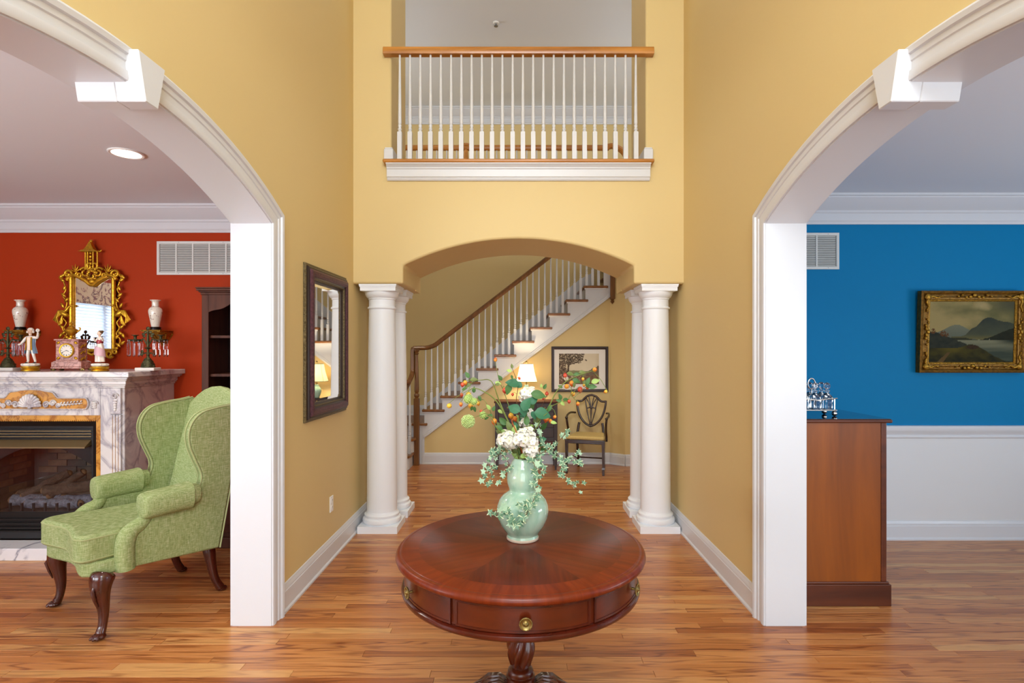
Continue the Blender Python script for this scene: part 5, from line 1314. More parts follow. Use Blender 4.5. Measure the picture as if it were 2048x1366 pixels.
for h in range(12):
    a = h*PI/6; c = Vector((-.004+.037*math.sin(a), -.0482, .158+.037*math.cos(a)))
    q = MB(); mt = Matrix.Translation(c) @ Matrix.Rotation(a, 4, 'Y')
    n_ = {0: 3, 1: 1, 2: 2, 3: 3, 4: 3, 5: 2, 6: 3, 7: 3, 8: 4, 9: 2, 10: 1, 11: 2}[h]
    for j in range(n_): xo = (j-(n_-1)/2)*.0026; q.box(xo-.0006, xo+.0006, -.0004, .0004, -.005, .005, mt)
    q.build('numeral', 'ebony', ck, smooth=0)
for a, L_, w_ in ((math.radians(112), .020, .0016), (math.radians(118+135), .0, .0), (math.radians(245), .030, .0011)):
    if L_: MB().box(-w_, w_, -.0005, .0005, -.005, L_, Matrix.Translation((-.004, -.0492, .158)) @ Matrix.Rotation(a, 4, 'Y')).build('hand', 'ebony', ck, smooth=0)
m = MB()
for x, z in ((-.068, .218), (.062, .218), (-.068, .098), (.062, .098)): m.ell((x, -.044, z), (.015, .007, .010), 8, 6, Matrix.Rotation(.6 if x*z > 0 else -.6, 4, 'Y')); m.ell((x, -.046, z), (.006, .006, .006), 6, 5)
for z in (.10, .15, .20): m.tube([(.082, -.02, z-.02), (.088, 0, z), (.084, .02, z-.012), (.086, .03, z+.015)], [.006, .007, .006, .003], 7)
m.tube([(-.088, -.02, .15), (-.096, -.01, .155), (-.09, 0, .165)], [.006, .008, .004], 6)
m.build('gilt_mounts', 'gilt', ck, smooth=60)
m = MB(); m.lathe([(.030, .248), (.030, .256), (.012, .264), (.012, .274), (.030, .290), (.046, .310), (.048, .318), (.036, .326), (.026, .334), (.028, .340), (.012, .352), (.006, .362), (.012, .372), (.005, .385), (.001, .392)], seg=24)
m.build('urn', 'gilt', ck, smooth=45)
m = MB()
for s in (-1, 1): m.tube(spline([(s*.042, 0, .305), (s*.062, 0, .318), (s*.066, 0, .335), (s*.055, 0, .338)], 4), .005, 7)
m.build('urn_handles', 'gilt', ck, smooth=60)

# porcelain figurines, each on a gilt base
def fig_base(t):
    MB().lathe([(.052, 0), (.058, .004), (.058, .010), (.050, .016), (.055, .022), (.060, .030), (.060, .036), (.046, .040)], seg=32).build('gilt_base', 'gilt', t, smooth=40)
    m = MB(); m.lathe([(.046, .038), (.054, .042), (.055, .052), (.046, .060), (.02, .062)], seg=28)
    for k in range(10): m.ell((.047*math.cos(k*.63), .047*math.sin(k*.63), .05), (.012, .012, .010), 7, 5)
    m.build('ground', 'porcelain', t, smooth=60)
def skin_body(name, pts, edges, rad, mat, parent):
    me = bpy.data.meshes.new(name); me.from_pydata(pts, edges, []); me.materials.append(M[mat])
    o = place(name, me, parent)
    o.modifiers.new('skin', 'SKIN'); o.modifiers['skin'].use_smooth_shade = True
    sv = me.skin_vertices[0].data
    for i, r in enumerate(rad): sv[i].radius = (r, r)
    sv[0].use_root = True
    s = o.modifiers.new('smooth', 'SUBSURF'); s.levels = s.render_levels = 2
    return o
def head_on(t, c, r, hair):
    m = MB(); m.ell(c, (r*.82, r*.9, r*1.08), 16, 12); m.ell((c[0], c[1]-r*.92, c[2]-r*.05), (r*.13, r*.2, r*.2), 8, 6)
    for s in (-1, 1): m.ell((c[0]+s*r*.8, c[1], c[2]-r*.02), (r*.12, r*.18, r*.25), 6, 5)
    m.tube([(c[0], c[1], c[2]-r*.7), (c[0], c[1]+.002, c[2]-r*1.6)], r*.45, 10)
    h = m.build('head', 'porcelain_flesh', t, smooth=60)
    m = MB()
    for s in (-1, 1): m.ell((c[0]+s*r*.32, c[1]-r*.80, c[2]+r*.12), (r*.11, r*.08, r*.07), 6, 5)
    m.build('eyes', 'ebony', h, smooth=60)
    MB().ell((c[0], c[1]-r*.82, c[2]-r*.45), (r*.22, r*.08, r*.07), 8, 5).build('mouth', 'porcelain_red', h, smooth=60)
    return h
ym = 4.24; pm = P(61, 742, ym)
t = thing('porcelain_man', 'porcelain figurine of a standing man in a blue coat and white wig', 'figurine', (pm.x, ym, MZ), math.radians(12), 'porcelain pair on the mantel'); fig_base(t)
Z = .060
bp = [(0, 0, Z+.125), (0, .002, Z+.165), (0, 0, Z+.205), (-.012, 0, Z+.115), (-.016, -.004, Z+.065), (-.017, .004, Z+.012), (-.020, -.014, Z+.004), (.013, 0, Z+.115), (.024, -.008, Z+.065), (.030, .006, Z+.012), (.034, -.012, Z+.004),
      (-.026, 0, Z+.200), (-.046, -.006, Z+.165), (-.060, -.020, Z+.140), (-.070, -.026, Z+.145), (.026, 0, Z+.200), (.048, -.006, Z+.192), (.056, -.014, Z+.222), (.058, -.018, Z+.240)]
be = [(0, 1), (1, 2), (0, 3), (3, 4), (4, 5), (5, 6), (0, 7), (7, 8), (8, 9), (9, 10), (2, 11), (11, 12), (12, 13), (13, 14), (2, 15), (15, 16), (16, 17), (17, 18)]
br_ = [.020, .021, .016, .015, .011, .008, .006, .015, .011, .008, .006, .012, .010, .007, .006, .012, .010, .007, .006]
skin_body('body', bp, be, br_, 'porcelain', t)
rows = []
for z, rx, ry in ((.208, .028, .018), (.18, .031, .022), (.14, .029, .024), (.11, .036, .030), (.075, .044, .034)):
    rows.append([(rx*math.sin(a), ry*math.cos(a)+.004, Z+z) for a in [-2.45+4.9*i/20 for i in range(21)]])
coat = MB().strip(rows).build('coat', 'porcelain_blue', t, smooth=60)
m = MB()
for s in (-1, 1): m.tube([(s*.014, -.017, Z+.20), (s*.016, -.022, Z+.15), (s*.02, -.026, Z+.10)], .0045, 6)
m.build('coat_trim', 'gilt', coat, smooth=60)
MB().prism([(-.010, Z+.10), (.010, Z+.10), (.013, Z+.20), (-.013, Z+.20)], 'y', -.024, -.014).build('waistcoat', 'porcelain_flesh', t, smooth=0, bevel=.003)
h = head_on(t, (.0, -.004, Z+.245), .020, 'porcelain')
m = MB(); m.ell((0, .003, Z+.256), (.021, .020, .018), 12, 8)
for s in (-1, 1):
    for q in (.245, .236): m.ell((s*.020, 0, Z+q), (.007, .010, .006), 8, 5)
m.build('wig', 'porcelain', h, smooth=60)
m = MB()
for s in (-1, 1): m.ell((-.020 if s < 0 else .034, -.012, Z+.004), (.008, .014, .006), 8, 6)
m.build('shoes', 'ebony', t, smooth=60)
m = MB()
for k in range(7): a = k*.9; m.ell((.058+.008*math.cos(a), -.018, Z+.252+.008*math.sin(a)), (.007, .007, .007), 6, 5)
m.build('posy', 'porcelain', t, smooth=60)

yf = 4.20; pf_ = P(200, 742, yf)
t = thing('porcelain_woman', 'porcelain figurine of a woman in pink and white drapery', 'figurine', (pf_.x, yf, MZ), math.radians(-14), 'porcelain pair on the mantel'); fig_base(t)
bp = [(0, 0, Z+.12), (0, .002, Z+.165), (0, 0, Z+.195), (-.010, 0, Z+.07), (-.010, -.008, Z+.008), (.010, 0, Z+.07), (.012, -.008, Z+.008), (-.022, 0, Z+.190), (-.036, -.010, Z+.165), (-.030, -.022, Z+.185), (-.026, -.026, Z+.198), (.022, 0, Z+.190), (.036, -.006, Z+.170), (.044, -.020, Z+.188), (.050, -.026, Z+.20)]
be = [(0, 1), (1, 2), (0, 3), (3, 4), (0, 5), (5, 6), (2, 7), (7, 8), (8, 9), (9, 10), (2, 11), (11, 12), (12, 13), (13, 14)]
skin_body('body', bp, be, [.018, .017, .013, .013, .008, .013, .008, .009, .007, .005, .004, .009, .007, .005, .004], 'porcelain', t)
rows = []
for z, r in ((.175, .019), (.155, .020), (.13, .026), (.09, .032), (.05, .034), (.012, .036)):
    rows.append([(r*(1+.08*math.sin(6*a+z*30))*math.cos(a), r*.8*(1+.08*math.sin(6*a+z*30))*math.sin(a), Z+z) for a in [2*PI*i/36 for i in range(36)]])
MB().strip(rows, closed_v=True).build('skirt', 'porcelain', t, smooth=70)
rows = []
for i in range(9):
    a = -2.6+i*.42; rows.append([(.034*math.cos(a), -.001+.030*math.sin(a), Z+.145-.006*i), (.040*math.cos(a), .034*math.sin(a), Z+.10-.007*i), (.042*math.cos(a), .036*math.sin(a), Z+.07-.003*i)])
MB().strip(rows).build('overskirt', 'porcelain_pink', t, smooth=70)
MB().lathe([(.0195, Z+.150), (.022, Z+.160), (.0215, Z+.172), (.018, Z+.178)], seg=20).build('sash', 'porcelain_red', t, smooth=60)
h = head_on(t, (.0, -.004, Z+.228), .0175, 'porcelain')
m = MB(); m.ell((0, .003, Z+.236), (.018, .018, .015), 12, 8); m.ell((.004, .014, Z+.242), (.011, .010, .010), 8, 6); m.build('hair', 'log_end', h, smooth=60)
m = MB(); m.tube([(.048, -.026, Z+.20), (.062, -.03, Z+.206), (.085, -.03, Z+.203)], [.004, .003, .001], 6); m.build('flute', 'bronze', t, smooth=60)
# ------------------------------------------------------------------ red room: bookcase, vent, downlight
def vent(name, label, x0, x1, z0, z1, yw, cols):
    t = thing(name, label, 'vent', ((x0+x1)/2, yw, z0))
    w, h = x1-x0, z1-z0
    MB().box(-w/2+.01, w/2-.01, -.004, 0, .01, h-.01).build('backing', 'vent_dark', t, smooth=0)
    m = MB(); frame_sweep(m, -w/2, w/2, 0, h, [(0, 0), (0, .010), (.004, .013), (.020, .013), (.024, .008), (.024, 0)]); m.build('frame', 'vent_white', t, smooth=20)
    cw = (w-.048)/cols
    for c in range(1, cols): MB().box(-w/2+.024+c*cw-.006, -w/2+.024+c*cw+.006, -.011, -.003, .02, h-.02).build('divider', 'vent_white', t, smooth=0)
    n = int((h-.048)/.0142)
    sm = MB().box(-cw/2+.005, cw/2-.005, -.0065, .0065, -.0008, .0008).mesh('slat', 'vent_white', 0)
    for c in range(cols):
        for i in range(n): place('slat', sm, t, loc=(-w/2+.024+(c+.5)*cw, -.0055, .024+(i+.5)*(h-.048)/n), rot=(math.radians(52), 0, 0))
    for s in (-1, 1):
        for z in (.012, h-.012): MB().ell((s*(w/4), -.013, z), (.003, .002, .003), 8, 5).build('screw', 'grey_metal', t)
    return t
vent('return_air_vent', 'wide white slatted air vent high on the red wall', P(315, 0, YL).x, P(315, 0, YL).x+.76, P(0, 550, YL).z, P(0, 483, YL).z, YL-.001, 5)
x1 = P(1677, 0, YR).x
vent('supply_air_vent', 'small white slatted air vent high on the blue wall', x1-.36, x1, P(0, 539, YR).z, P(0, 466, YR).z, YR-.001, 2)
# recessed ceiling light
t = thing('downlight', 'round lit recessed light in the white ceiling', 'ceiling light', (-2.436, 3.43, CEIL))
MB().lathe([(.080, -.0005), (.098, -.001), (.098, -.006), (.092, -.009), (.080, -.007), (.078, -.001)], seg=40).build('trim_ring', 'plate_white', t)
MB().lathe([(.078, -.001), (.078, -.004), (.0005, -.004)], seg=40).build('lens', emit('lens_glow', '#fff6e8', 9.), t)
d = bpy.data.lights.new('downlight_beam', 'SPOT'); d.energy = 40; d.spot_size = 2.6; d.spot_blend = .8; d.shadow_soft_size = .07; d.color = (1, .93, .82)
o = bpy.data.objects.new('downlight_beam', d); COL.objects.link(o); o.location = (-2.436, 3.43, CEIL-.03)
# two added in the hall ceiling, unseen, to light the hall warmly
for x_, lb in ((-.85, 'recessed ceiling light in the hall toward the stair foot'), (.85, 'recessed ceiling light in the hall toward the shield-back chair')):
    q = thing('downlight', lb, 'ceiling light', (x_, 6.05, CEIL))
    for ch in t.children: c_ = ch.copy(); COL.objects.link(c_); c_.parent = q
    d = bpy.data.lights.new('hall_fill_beam', 'SPOT'); d.energy = 26; d.spot_size = 2.5; d.spot_blend = .8; d.shadow_soft_size = .07; d.color = (1, .86, .62)
    o = bpy.data.objects.new('hall_fill_beam', d); COL.objects.link(o); o.location = (x_, 6.05, CEIL-.03)
# bookcase hutch
bx0, bx1 = P(413, 0, 4.45).x, -1.66
bk = thing('bookcase', 'dark wooden bookcase with scalloped apron behind the wing chair', 'bookcase', ((bx0+bx1)/2, YL, 0))
yf_, zt = 4.40, P(0, 590, 4.40).z
def bb(*a): return MB().box(*a)
for x in (bx0, bx1-.03): MB().box(x, x+.03, yf_, YL-.003, .86, zt).build('side', 'hutch_wood', bk, smooth=0, bevel=.003, world=True)
MB().box(bx0, bx1, YL-.02, YL-.003, .86, zt).build('back_panel', 'dark_wood', bk, smooth=0, world=True)
for x in (bx0, bx1-.055): MB().box(x, x+.055, yf_-.02, yf_, .86, zt).build('stile', 'hutch_wood', bk, smooth=0, bevel=.004, world=True)
ap = [(bx0+.055, zt), (bx1-.055, zt)]
mid = (bx0+bx1)/2; hw = (bx1-bx0)/2-.055
def scal(u): return zt-.055-.10*abs(u)**3.0-.018*math.cos(u*9)
ap += [(mid+hw*(1-2*i/40), scal(1-2*i/40)) for i in range(41)]
MB().prism(ap, 'y', yf_-.018, yf_-.002).build('scalloped_apron', 'hutch_wood', bk, smooth=0, world=True)
cp = [(0, 0), (.012, .004), (.012, .02), (.03, .035), (.034, .055), (.045, .06), (.045, .07), (0, .07)]
m = MB()
for o_, z0, z1 in ((.006, 0, .018), (.016, .018, .030), (.028, .030, .048), (.034, .048, .058)): m.box(bx0-o_, bx1+o_*.2, yf_-.02-o_, YL-.003, zt+z0, zt+z1)
m.build('cornice', 'hutch_wood', bk, smooth=0, bevel=.003, world=True)
for z in (P(0, 671, 4.42).z, P(0, 748, 4.42).z, 1.05): MB().box(bx0+.03, bx1-.03, yf_+.01, YL-.02, z-.02, z).build('shelf', 'hutch_wood', bk, smooth=0, world=True)
yl_ = 4.24
MB().box(bx0-.01, bx1, yl_, YL-.003, .07, .835).build('lower_case', 'hutch_wood', bk, smooth=0, bevel=.003, world=True)
MB().box(bx0-.03, bx1+.01, yl_-.025, YL-.003, .835, .862).build('counter', 'hutch_wood', bk, smooth=0, bevel=.008, bseg=3, world=True)
MB().box(bx0-.03, bx1, yl_-.02, YL-.003, 0, .085).build('plinth', 'hutch_wood', bk, smooth=0, bevel=.008, world=True)
for k in range(2):
    a = bx0+.03+k*(hw+.03); b_ = a+hw-.0
    dw = MB().box(a, b_, yl_-.015, yl_, .70, .81).build('drawer', 'hutch_wood', bk, smooth=0, bevel=.004, world=True)
    MB().tube(spline([((a+b_)/2-.05, yl_-.016, .765), ((a+b_)/2-.04, yl_-.034, .755), ((a+b_)/2, yl_-.038, .75), ((a+b_)/2+.04, yl_-.034, .755), ((a+b_)/2+.05, yl_-.016, .765)], 4), .005, 8).build('handle', 'silver', dw, world=True)
    dr = MB().box(a, b_, yl_-.015, yl_, .12, .68).build('door', 'hutch_wood', bk, smooth=0, bevel=.004, world=True)
    MB().box(a+.06, b_-.06, yl_-.020, yl_-.012, .18, .62).build('door_panel', 'hutch_wood', dr, smooth=0, bevel=.006, world=True)
# ------------------------------------------------------------------ hall furniture
# small desk of drawers on square tapering legs
dx0, dx1 = P(990, 0, 7.0).x, P(1115, 0, 7.0).x
dk = thing('hall_desk', 'dark mahogany writing desk with small drawers under the stairs', 'desk', ((dx0+dx1)/2, 7.16, 0))
dw, dd_, dz = (dx1-dx0)/2, .16, P(0, 803, 7.0).z
MB().box(-dw-.012, dw+.012, -dd_-.012, dd_+.01, dz-.022, dz).build('desk_top', 'hutch_wood', dk, smooth=0, bevel=.005, bseg=2)
for s in (-1, 1):
    for yy in (-1, 1):
        x0 = s*(dw-.022); y0 = yy*(dd_-.022); m = MB()
        m.strip([[(x0+a*w, y0+b_*w, z) for a, b_ in ((-1, -1), (1, -1), (1, 1), (-1, 1))] for z, w in ((0, .013), (.06, .014), (.06, .018), (.36, .022), (dz-.022, .022))], closed_v=True)
        m.build('leg', 'dark_wood', dk, smooth=0)
MB().box(-dw+.01, dw-.01, -dd_+.012, dd_-.005, .36, dz-.022).build('case', 'dark_wood', dk, smooth=0, bevel=.003, bseg=1)
MB().box(-dw+.03, dw-.03, -dd_+.006, dd_-.01, .325, .36).build('lower_apron', 'mahogany', dk, smooth=0, bevel=.003, bseg=1)
kn = MB().lathe([(.009, 0), (.010, .003), (.004, .006), (.008, .014), (.006, .019), (.002, .020)], seg=14).mesh('knob', 'brass', 40)
for r, (z0, z1) in enumerate(((dz-.125, dz-.035), (dz-.225, dz-.135), (dz-.335, dz-.235), (dz-.455, dz-.345))):
    cols = 3 if r < 1 else 2
    for c in range(cols):
        wv = (2*dw-.08)/cols; a = -dw+.04+c*wv
        dr = MB().box(a+.006, a+wv-.006, -dd_-.002, -dd_+.014, z0, z1).build('drawer', 'dark_wood', dk, smooth=0, bevel=.004, bseg=2)
        place('knob', kn, dr, loc=(a+wv/2, -dd_-.002, (z0+z1)/2), rot=(PI/2, 0, 0))
# table lamp
ly_ = 7.18; lx_ = P(1053, 0, ly_).x
tl = thing('table_lamp', 'lit table lamp with cream bell shade on the hall desk', 'lamp', (lx_, ly_, dz))
zt_l, zb_l = P(0, 728, ly_).z-dz, P(0, 763, ly_).z-dz
MB().lathe([(.045, 0), (.05, .006), (.05, .014), (.04, .02), (.036, .03)], seg=28).build('base', 'ebony', tl)
MB().lathe([(.030, .028), (.040, .05), (.056, .085), (.060, .12), (.052, .15), (.035, .172), (.028, .185), (.030, .195), (.022, .2)], seg=32).build('jar_body', 'celadon', tl, smooth=60)
MB().lathe([(.010, .198), (.010, .25), (.014, .252), (.014, .30), (.004, .302), (.004, zt_l+.012), (.012, zt_l+.016), (.013, zt_l+.028), (.004, zt_l+.04), (.001, zt_l+.044)], seg=14).build('socket_and_finial', 'brass', tl)
prof = [(zt_l, .082, .062), (zt_l-.03, .088, .068), (zt_l-.09, .098, .076), (zt_l-.15, .113, .088), (zt_l-.19, .126, .098), (zb_l, .136, .106)]
def oct_(rx, ry, z): return [(rx*math.copysign(abs(math.cos(a))**.55, math.cos(a)), ry*math.copysign(abs(math.sin(a))**.55, math.sin(a)), z) for a in [2*PI*i/40 for i in range(40)]]
rows = [oct_(rx, ry, z) for z, rx, ry in prof]
shd = MB().strip(rows, closed_v=True).build('shade', 'lamp_shade_fabric', tl, smooth=60)
for row in (rows[0], rows[-1]): MB().tube(row, .0028, 6, closed=True).build('trim_cord', 'shade_lining', shd)
for i in (4, 16, 24, 36): MB().tube([r[i] for r in rows], .0018, 5).build('trim_cord', 'shade_lining', shd)
d = bpy.data.lights.new('lamp_bulb', 'POINT'); d.energy = 20; d.color = (1., .80, .50); d.shadow_soft_size = .035
o = bpy.data.objects.new('lamp_bulb', d); COL.objects.link(o); o.location = (lx_, ly_, dz+.36)
MB().ell((0, 0, .335), (.022, .022, .03), 12, 8).build('bulb', emit('bulb_glow', '#ffd9a0', 6.), tl, smooth=60)

# painted grids for pictures
def painted(name, mat, nx, nz, w, h, fn, parent, loc):
    bm = bmesh.new(); lay = bm.verts.layers.float_color.new('paint')
    g = [[bm.verts.new((w*(i/nx), 0, h*(j/nz))) for i in range(nx+1)] for j in range(nz+1)]
    for j in range(nz+1):
        for i in range(nx+1):
            c = fn(i/nx, j/nz); g[j][i][lay] = (*c, 1)
    for j in range(nz):
        for i in range(nx): bm.faces.new([g[j][i], g[j][i+1], g[j+1][i+1], g[j+1][i]])
    me = bpy.data.meshes.new(name); bm.to_mesh(me); bm.free(); me.materials.append(M[mat])
    return place(name, me, parent, loc=loc)
from mathutils import noise as mn
def fb_(x, y, o=4, sd=0.): 
    v = 0; a = .5; f = 1
    for _ in range(o): v += a*mn.noise((x*f+sd, y*f-sd, sd)); a *= .5; f *= 2
    return v
def mixc(a, b_, t): t = max(0, min(1, t)); return tuple(x+(y-x)*t for x, y in zip(a, b_))
def hx(h): return lin(h)
def sst(a, b_, x): t = max(0, min(1, (x-a)/(b_-a))); return t*t*(3-2*t)
def hunt(u, v):                                  # sepia country scene: big tree left, pale sky, people below, bushes right
    c = mixc(hx('#cdbfa0'), hx('#b8a58a'), fb_(u*3, v*3, 3, 2)+.4)
    c = mixc(c, hx('#e2d6bc'), sst(.3, .6, 1-abs(u-.62)*1.6)*.6)
    hill = .40+.05*math.sin(u*4)+.03*fb_(u*6, 0, 3, 5)
    if v < hill: c = mixc(hx('#8c8a66'), hx('#6f6a50'), (hill-v)*3+fb_(u*8, v*8, 3)*.6)
    bush = .62-.6*abs(u-.97)**.8+.10*fb_(u*9, 1, 4, 8)
    if u > .66 and v < bush: c = mixc(hx('#5c4e42'), hx('#8a7760'), .5+fb_(u*16, v*16, 4, 3))
    fg = .26+.06*fb_(u*7, 2, 3, 9)+.12*(u > .55)*(u-.55)
    if v < fg: c = mixc(hx('#5d4436'), hx('#8f7258'), .5+fb_(u*14, v*14, 4, 1)*1.1)
    # trunk and crown
    tx = .21+.10*(v-.3)+.02*fb_(3, v*5, 2)
    if abs(u-tx) < .028-.012*v and v < .85: c = mixc(hx('#3a2c24'), hx('#5f4c3c'), .5+fb_(u*30, v*10, 3))
    if abs(u-(.10-.1*(v-.4))) < .016 and v < .7: c = hx('#54453a')
    cr = ((u-.30)/.40)**2+((v-.88)/.24)**2+fb_(u*7, v*7, 4, 4)*1.1
    if cr < .85 and fb_(u*26, v*26, 4, 19) > -.16: c = mixc(hx('#332a24'), hx('#85745f'), .40+1.3*fb_(u*22, v*22, 4, 6))
    cl = ((u-.05)/.16)**2+((v-.45)/.35)**2+fb_(u*9, v*9, 4, 14)*1.0
    if cl < .8 and fb_(u*26, v*26, 4, 29) > -.16: c = mixc(hx('#352a25'), hx('#8a7660'), .42+1.3*fb_(u*22, v*22, 4, 7))
    if .03 < u < .55 and .10 < v < .34 and fb_(u*26, v*22, 3, 12) > .12: c = mixc(hx('#e0cfc0'), hx('#8f3b34'), (fb_(u*30, v*30, 2, 15)+.3)*1.4)
    if ((u-.18)/.06)**2+((v-.19)/.07)**2 < 1: c = hx('#e6dccd')
    return c
def loch(u, v):                                   # lake with mountains under a yellow-grey sky
    sky = mixc(hx('#6f7350'), hx('#b5a878'), sst(.5, 1.1, 1.1-u*.55+fb_(u*3, v*4, 4, 1)*.5))
    sky = mixc(sky, hx('#5d5f50'), sst(.62, 1.0, u)*sst(.75, .95, v)*.9)
    cl = ((u-.62)/.16)**2+((v-.92)/.10)**2+fb_(u*6, v*6, 4, 3)*1.2
    if cl < .8: sky = mixc(sky, hx('#c8b98c'), (.8-cl)*.9)
    c = sky
    far = .47+.145*math.exp(-((u-.32)/.17)**2)+.012*fb_(u*10, 0, 3)
    if u < .55 and v < far: c = mixc(hx('#6d7a72'), hx('#8c9080'), (v-.4)*3)
    mt_ = .42+.29*math.exp(-((u-.68)/.16)**2)+.22*math.exp(-((u-.95)/.18)**2)+.05*math.exp(-((u-.5)/.05)**2)+.02*fb_(u*12, 1, 4, 2)
    if u > .26 and v < mt_ and v > .38: c = mixc(hx('#58604f'), hx('#3f4a45'), (v-.4)*3.2+fb_(u*9, v*9, 4)*.5); c = mixc(c, hx('#7a7648'), sst(.47, .38, v)*.7)
    water = .375
    if v < water: c = mixc(hx('#8c917c'), hx('#46544c'), sst(.36, .12, v)+fb_(u*3, v*25, 3, 4)*.4); c = mixc(c, hx('#2d3a34'), sst(.72, 1.0, u)*sst(.25, .36, v))
    sp_ = .375+.03*sst(.2, .3, u)*sst(.55, .4, u)+.012*fb_(u*14, 3, 2)
    if v < sp_ and v > .365 and .18 < u < .58: c = hx('#3c3f30')
    rt = .375+.18*sst(.60, 1.02, u)+.02*fb_(u*14, 5, 3)
    if u > .6 and .36 < v < rt: c = mixc(hx('#22271f'), hx('#33382a'), fb_(u*12, v*12, 3)+.5)
    lb = .50-.55*max(0, u-.08)+.05*fb_(u*9, 6, 4)
    if u < .45 and v < lb: c = mixc(hx('#2b3230'), hx('#3f463c'), .5+fb_(u*14, v*14, 4))
    g = .235+.06*math.exp(-((u-.5)/.10)**2)+.02*fb_(u*10, 7, 3)-.22*sst(.55, .95, u)
    if v < g: c = mixc(hx('#4c4a20'), hx('#2a2c1e'), .35+fb_(u*10, v*12, 4, 2)*1.3+sst(.14, .0, v)*.6); c = mixc(c, hx('#6c6426'), sst(.10, .22, v)*sst(.25, 0, abs(u-.28))*.8)
    if v < .17 and abs(u-(.14+.35*v+.25*v)) < .035*(1-v*2.5): c = hx('#6a5636')
    if ((u-.52)/.07)**2+((v-.25)/.035)**2 < 1: c = mixc(hx('#35271c'), hx('#4a3a28'), fb_(u*30, v*30, 3)+.5)
    for tx, tz, r in ((.165, .475, .035), (.21, .45, .025), (.05, .51, .03)):
        if (u-tx)**2+((v-tz)*.7)**2 < r*r and fb_(u*50, v*50, 3, 2) > -.08: c = hx('#6a4a2c')
    if abs(u-.715) < .004 and .36 < v < .385: c = hx('#b9b6a4')
    return (c[0]*.62, c[1]*.56, c[2]*.46)
# framed print above the desk
yp = YS-.005+.02; fx0, fx1, fz0, fz1 = P(1103, 0, 7.35).x, P(1217, 0, 7.35).x, P(0, 784, 7.35).z, P(0, 693, 7.35).z
pr = thing('framed_print', 'dark framed sepia countryside print above the hall desk', 'picture', ((fx0+fx1)/2, YS+.02, fz0))
w_, h_ = fx1-fx0, fz1-fz0
m = MB(); frame_sweep(m, -w_/2, w_/2, 0, h_, [(0, 0), (0, .020), (.006, .026), (.024, .024), (.034, .018), (.038, .016), (.038, 0)]); m.build('frame', 'print_frame', pr, smooth=20)
MB().box(-w_/2+.03, w_/2-.03, -.010, -.002, .03, h_-.03).build('mat_board', 'mat_board', pr, smooth=0)
pw, ph = .535, .41
m = MB(); frame_sweep(m, -w_/2+.097, -w_/2+.097+pw+.006, .099, .099+ph+.006, [(0, .0108), (0, .0116), (.004, .0116), (.004, .0108)]); m.build('mat_bevel', 'mat_board', pr, smooth=0)
painted('print_sheet', 'print_paper', 132, 100, pw, ph, hunt, pr, (-w_/2+.10, -.0112, .102))
# shield-back armchair
CH = thing('shield_back_chair', 'dark carved shield-back armchair with tan seat beside the hall desk', 'armchair', (.872, 6.945, 0), math.radians(-17))
sw, sd0, sd1 = .235, -.215, .205
def trap(z0, z1, fw, bw, y0, y1, nm, mat, bev):
    return MB().prism([(-fw, y0), (fw, y0), (bw, y1), (-bw, y1)], 'z', z0, z1).build(nm, mat, CH, smooth=30, bevel=bev, bseg=3)
trap(.375, .425, .245, .185, -.225, .205, 'seat_rail', 'chair_wood', .006)
trap(.420, .465, .240, .178, -.222, .195, 'seat_pad', 'seat_fabric', .020)
for s in (-1, 1):
    m = MB(); m.strip([[(s*(.226)+a*w, -.206+b_*w, z) for a, b_ in ((-1, -1), (1, -1), (1, 1), (-1, 1))] for z, w in ((0, .014), (.075, .014), (.075, .019), (.095, .016), (.095, .013), (.42, .020))], closed_v=True)
    m.build('leg', 'chair_wood', CH, smooth=0)
    pts = spline([(s*.165, .262, 0), (s*.168, .225, .12), (s*.170, .200, .30), (s*.170, .198, .42), (s*.160, .212, .52), (s*.150, .222, .58)], 5)
    MB().tube(pts, .017, 8).build('leg', 'chair_wood', CH, smooth=50)
    # arm and its swept support
    MB().tube(spline([(s*.205, .228, .705), (s*.245, .13, .715), (s*.262, .02, .700), (s*.255, -.075, .680), (s*.250, -.10, .676)], 6), [.014]*25, 8).build('arm', 'chair_wood', CH, smooth=60)
    MB().ell((s*.250, -.108, .676), (.020, .020, .017), 12, 8).build('arm_scroll', 'chair_wood', CH, smooth=60)
    MB().tube(spline([(s*.250, -.10, .672), (s*.242, -.095, .60), (s*.236, -.06, .52), (s*.238, -.03, .45), (s*.240, -.03, .385)], 6), [.014]*25, 8).build('arm_support', 'chair_wood', CH, smooth=60)
def B(x, z): return Vector((x, .212+(z-.5)*.16, z))          # leaning back plane
sh_r = [(0, .535), (.055, .560), (.105, .605), (.145, .665), (.170, .735), (.185, .81), (.190, .856), (.150, .852), (.118, .862), (.085, .895), (.05, .922), (0, .935)]
half = spline([(x, z, 0) for x, z in sh_r[:7]], 4)+spline([(x, z, 0) for x, z in sh_r[6:]], 4)[1:]
loop = [B(p.x, p.y) for p in half]+[B(-p.x, p.y) for p in half[-2:0:-1]]
MB().tube(loop, .0145, 8, closed=True).build('shield_frame', 'chair_wood', CH, smooth=60)
m = MB()
for s in (-1, 1):
    m.tube([B(s*.006, .555), B(s*.030, .64), B(s*.052, .72), B(s*.060, .775)], [.007, .007, .008, .009], 7)
    m.tube(spline([B(s*.060, .775), B(s*.072, .83), B(s*.082, .885)], 4), .008, 7)
    m.tube(spline([B(s*.062, .775), B(s*.045, .765), B(s*.022, .775), B(s*.012, .790)], 4), .008, 7)
    m.tube(spline([B(s*.012, .775), B(s*.030, .83), B(s*.058, .875), B(s*.072, .895)], 4), .007, 7)
    m.tube(spline([B(s*.006, .775), B(s*.016, .84), B(s*.030, .90), B(s*.035, .915)], 4), .007, 7)
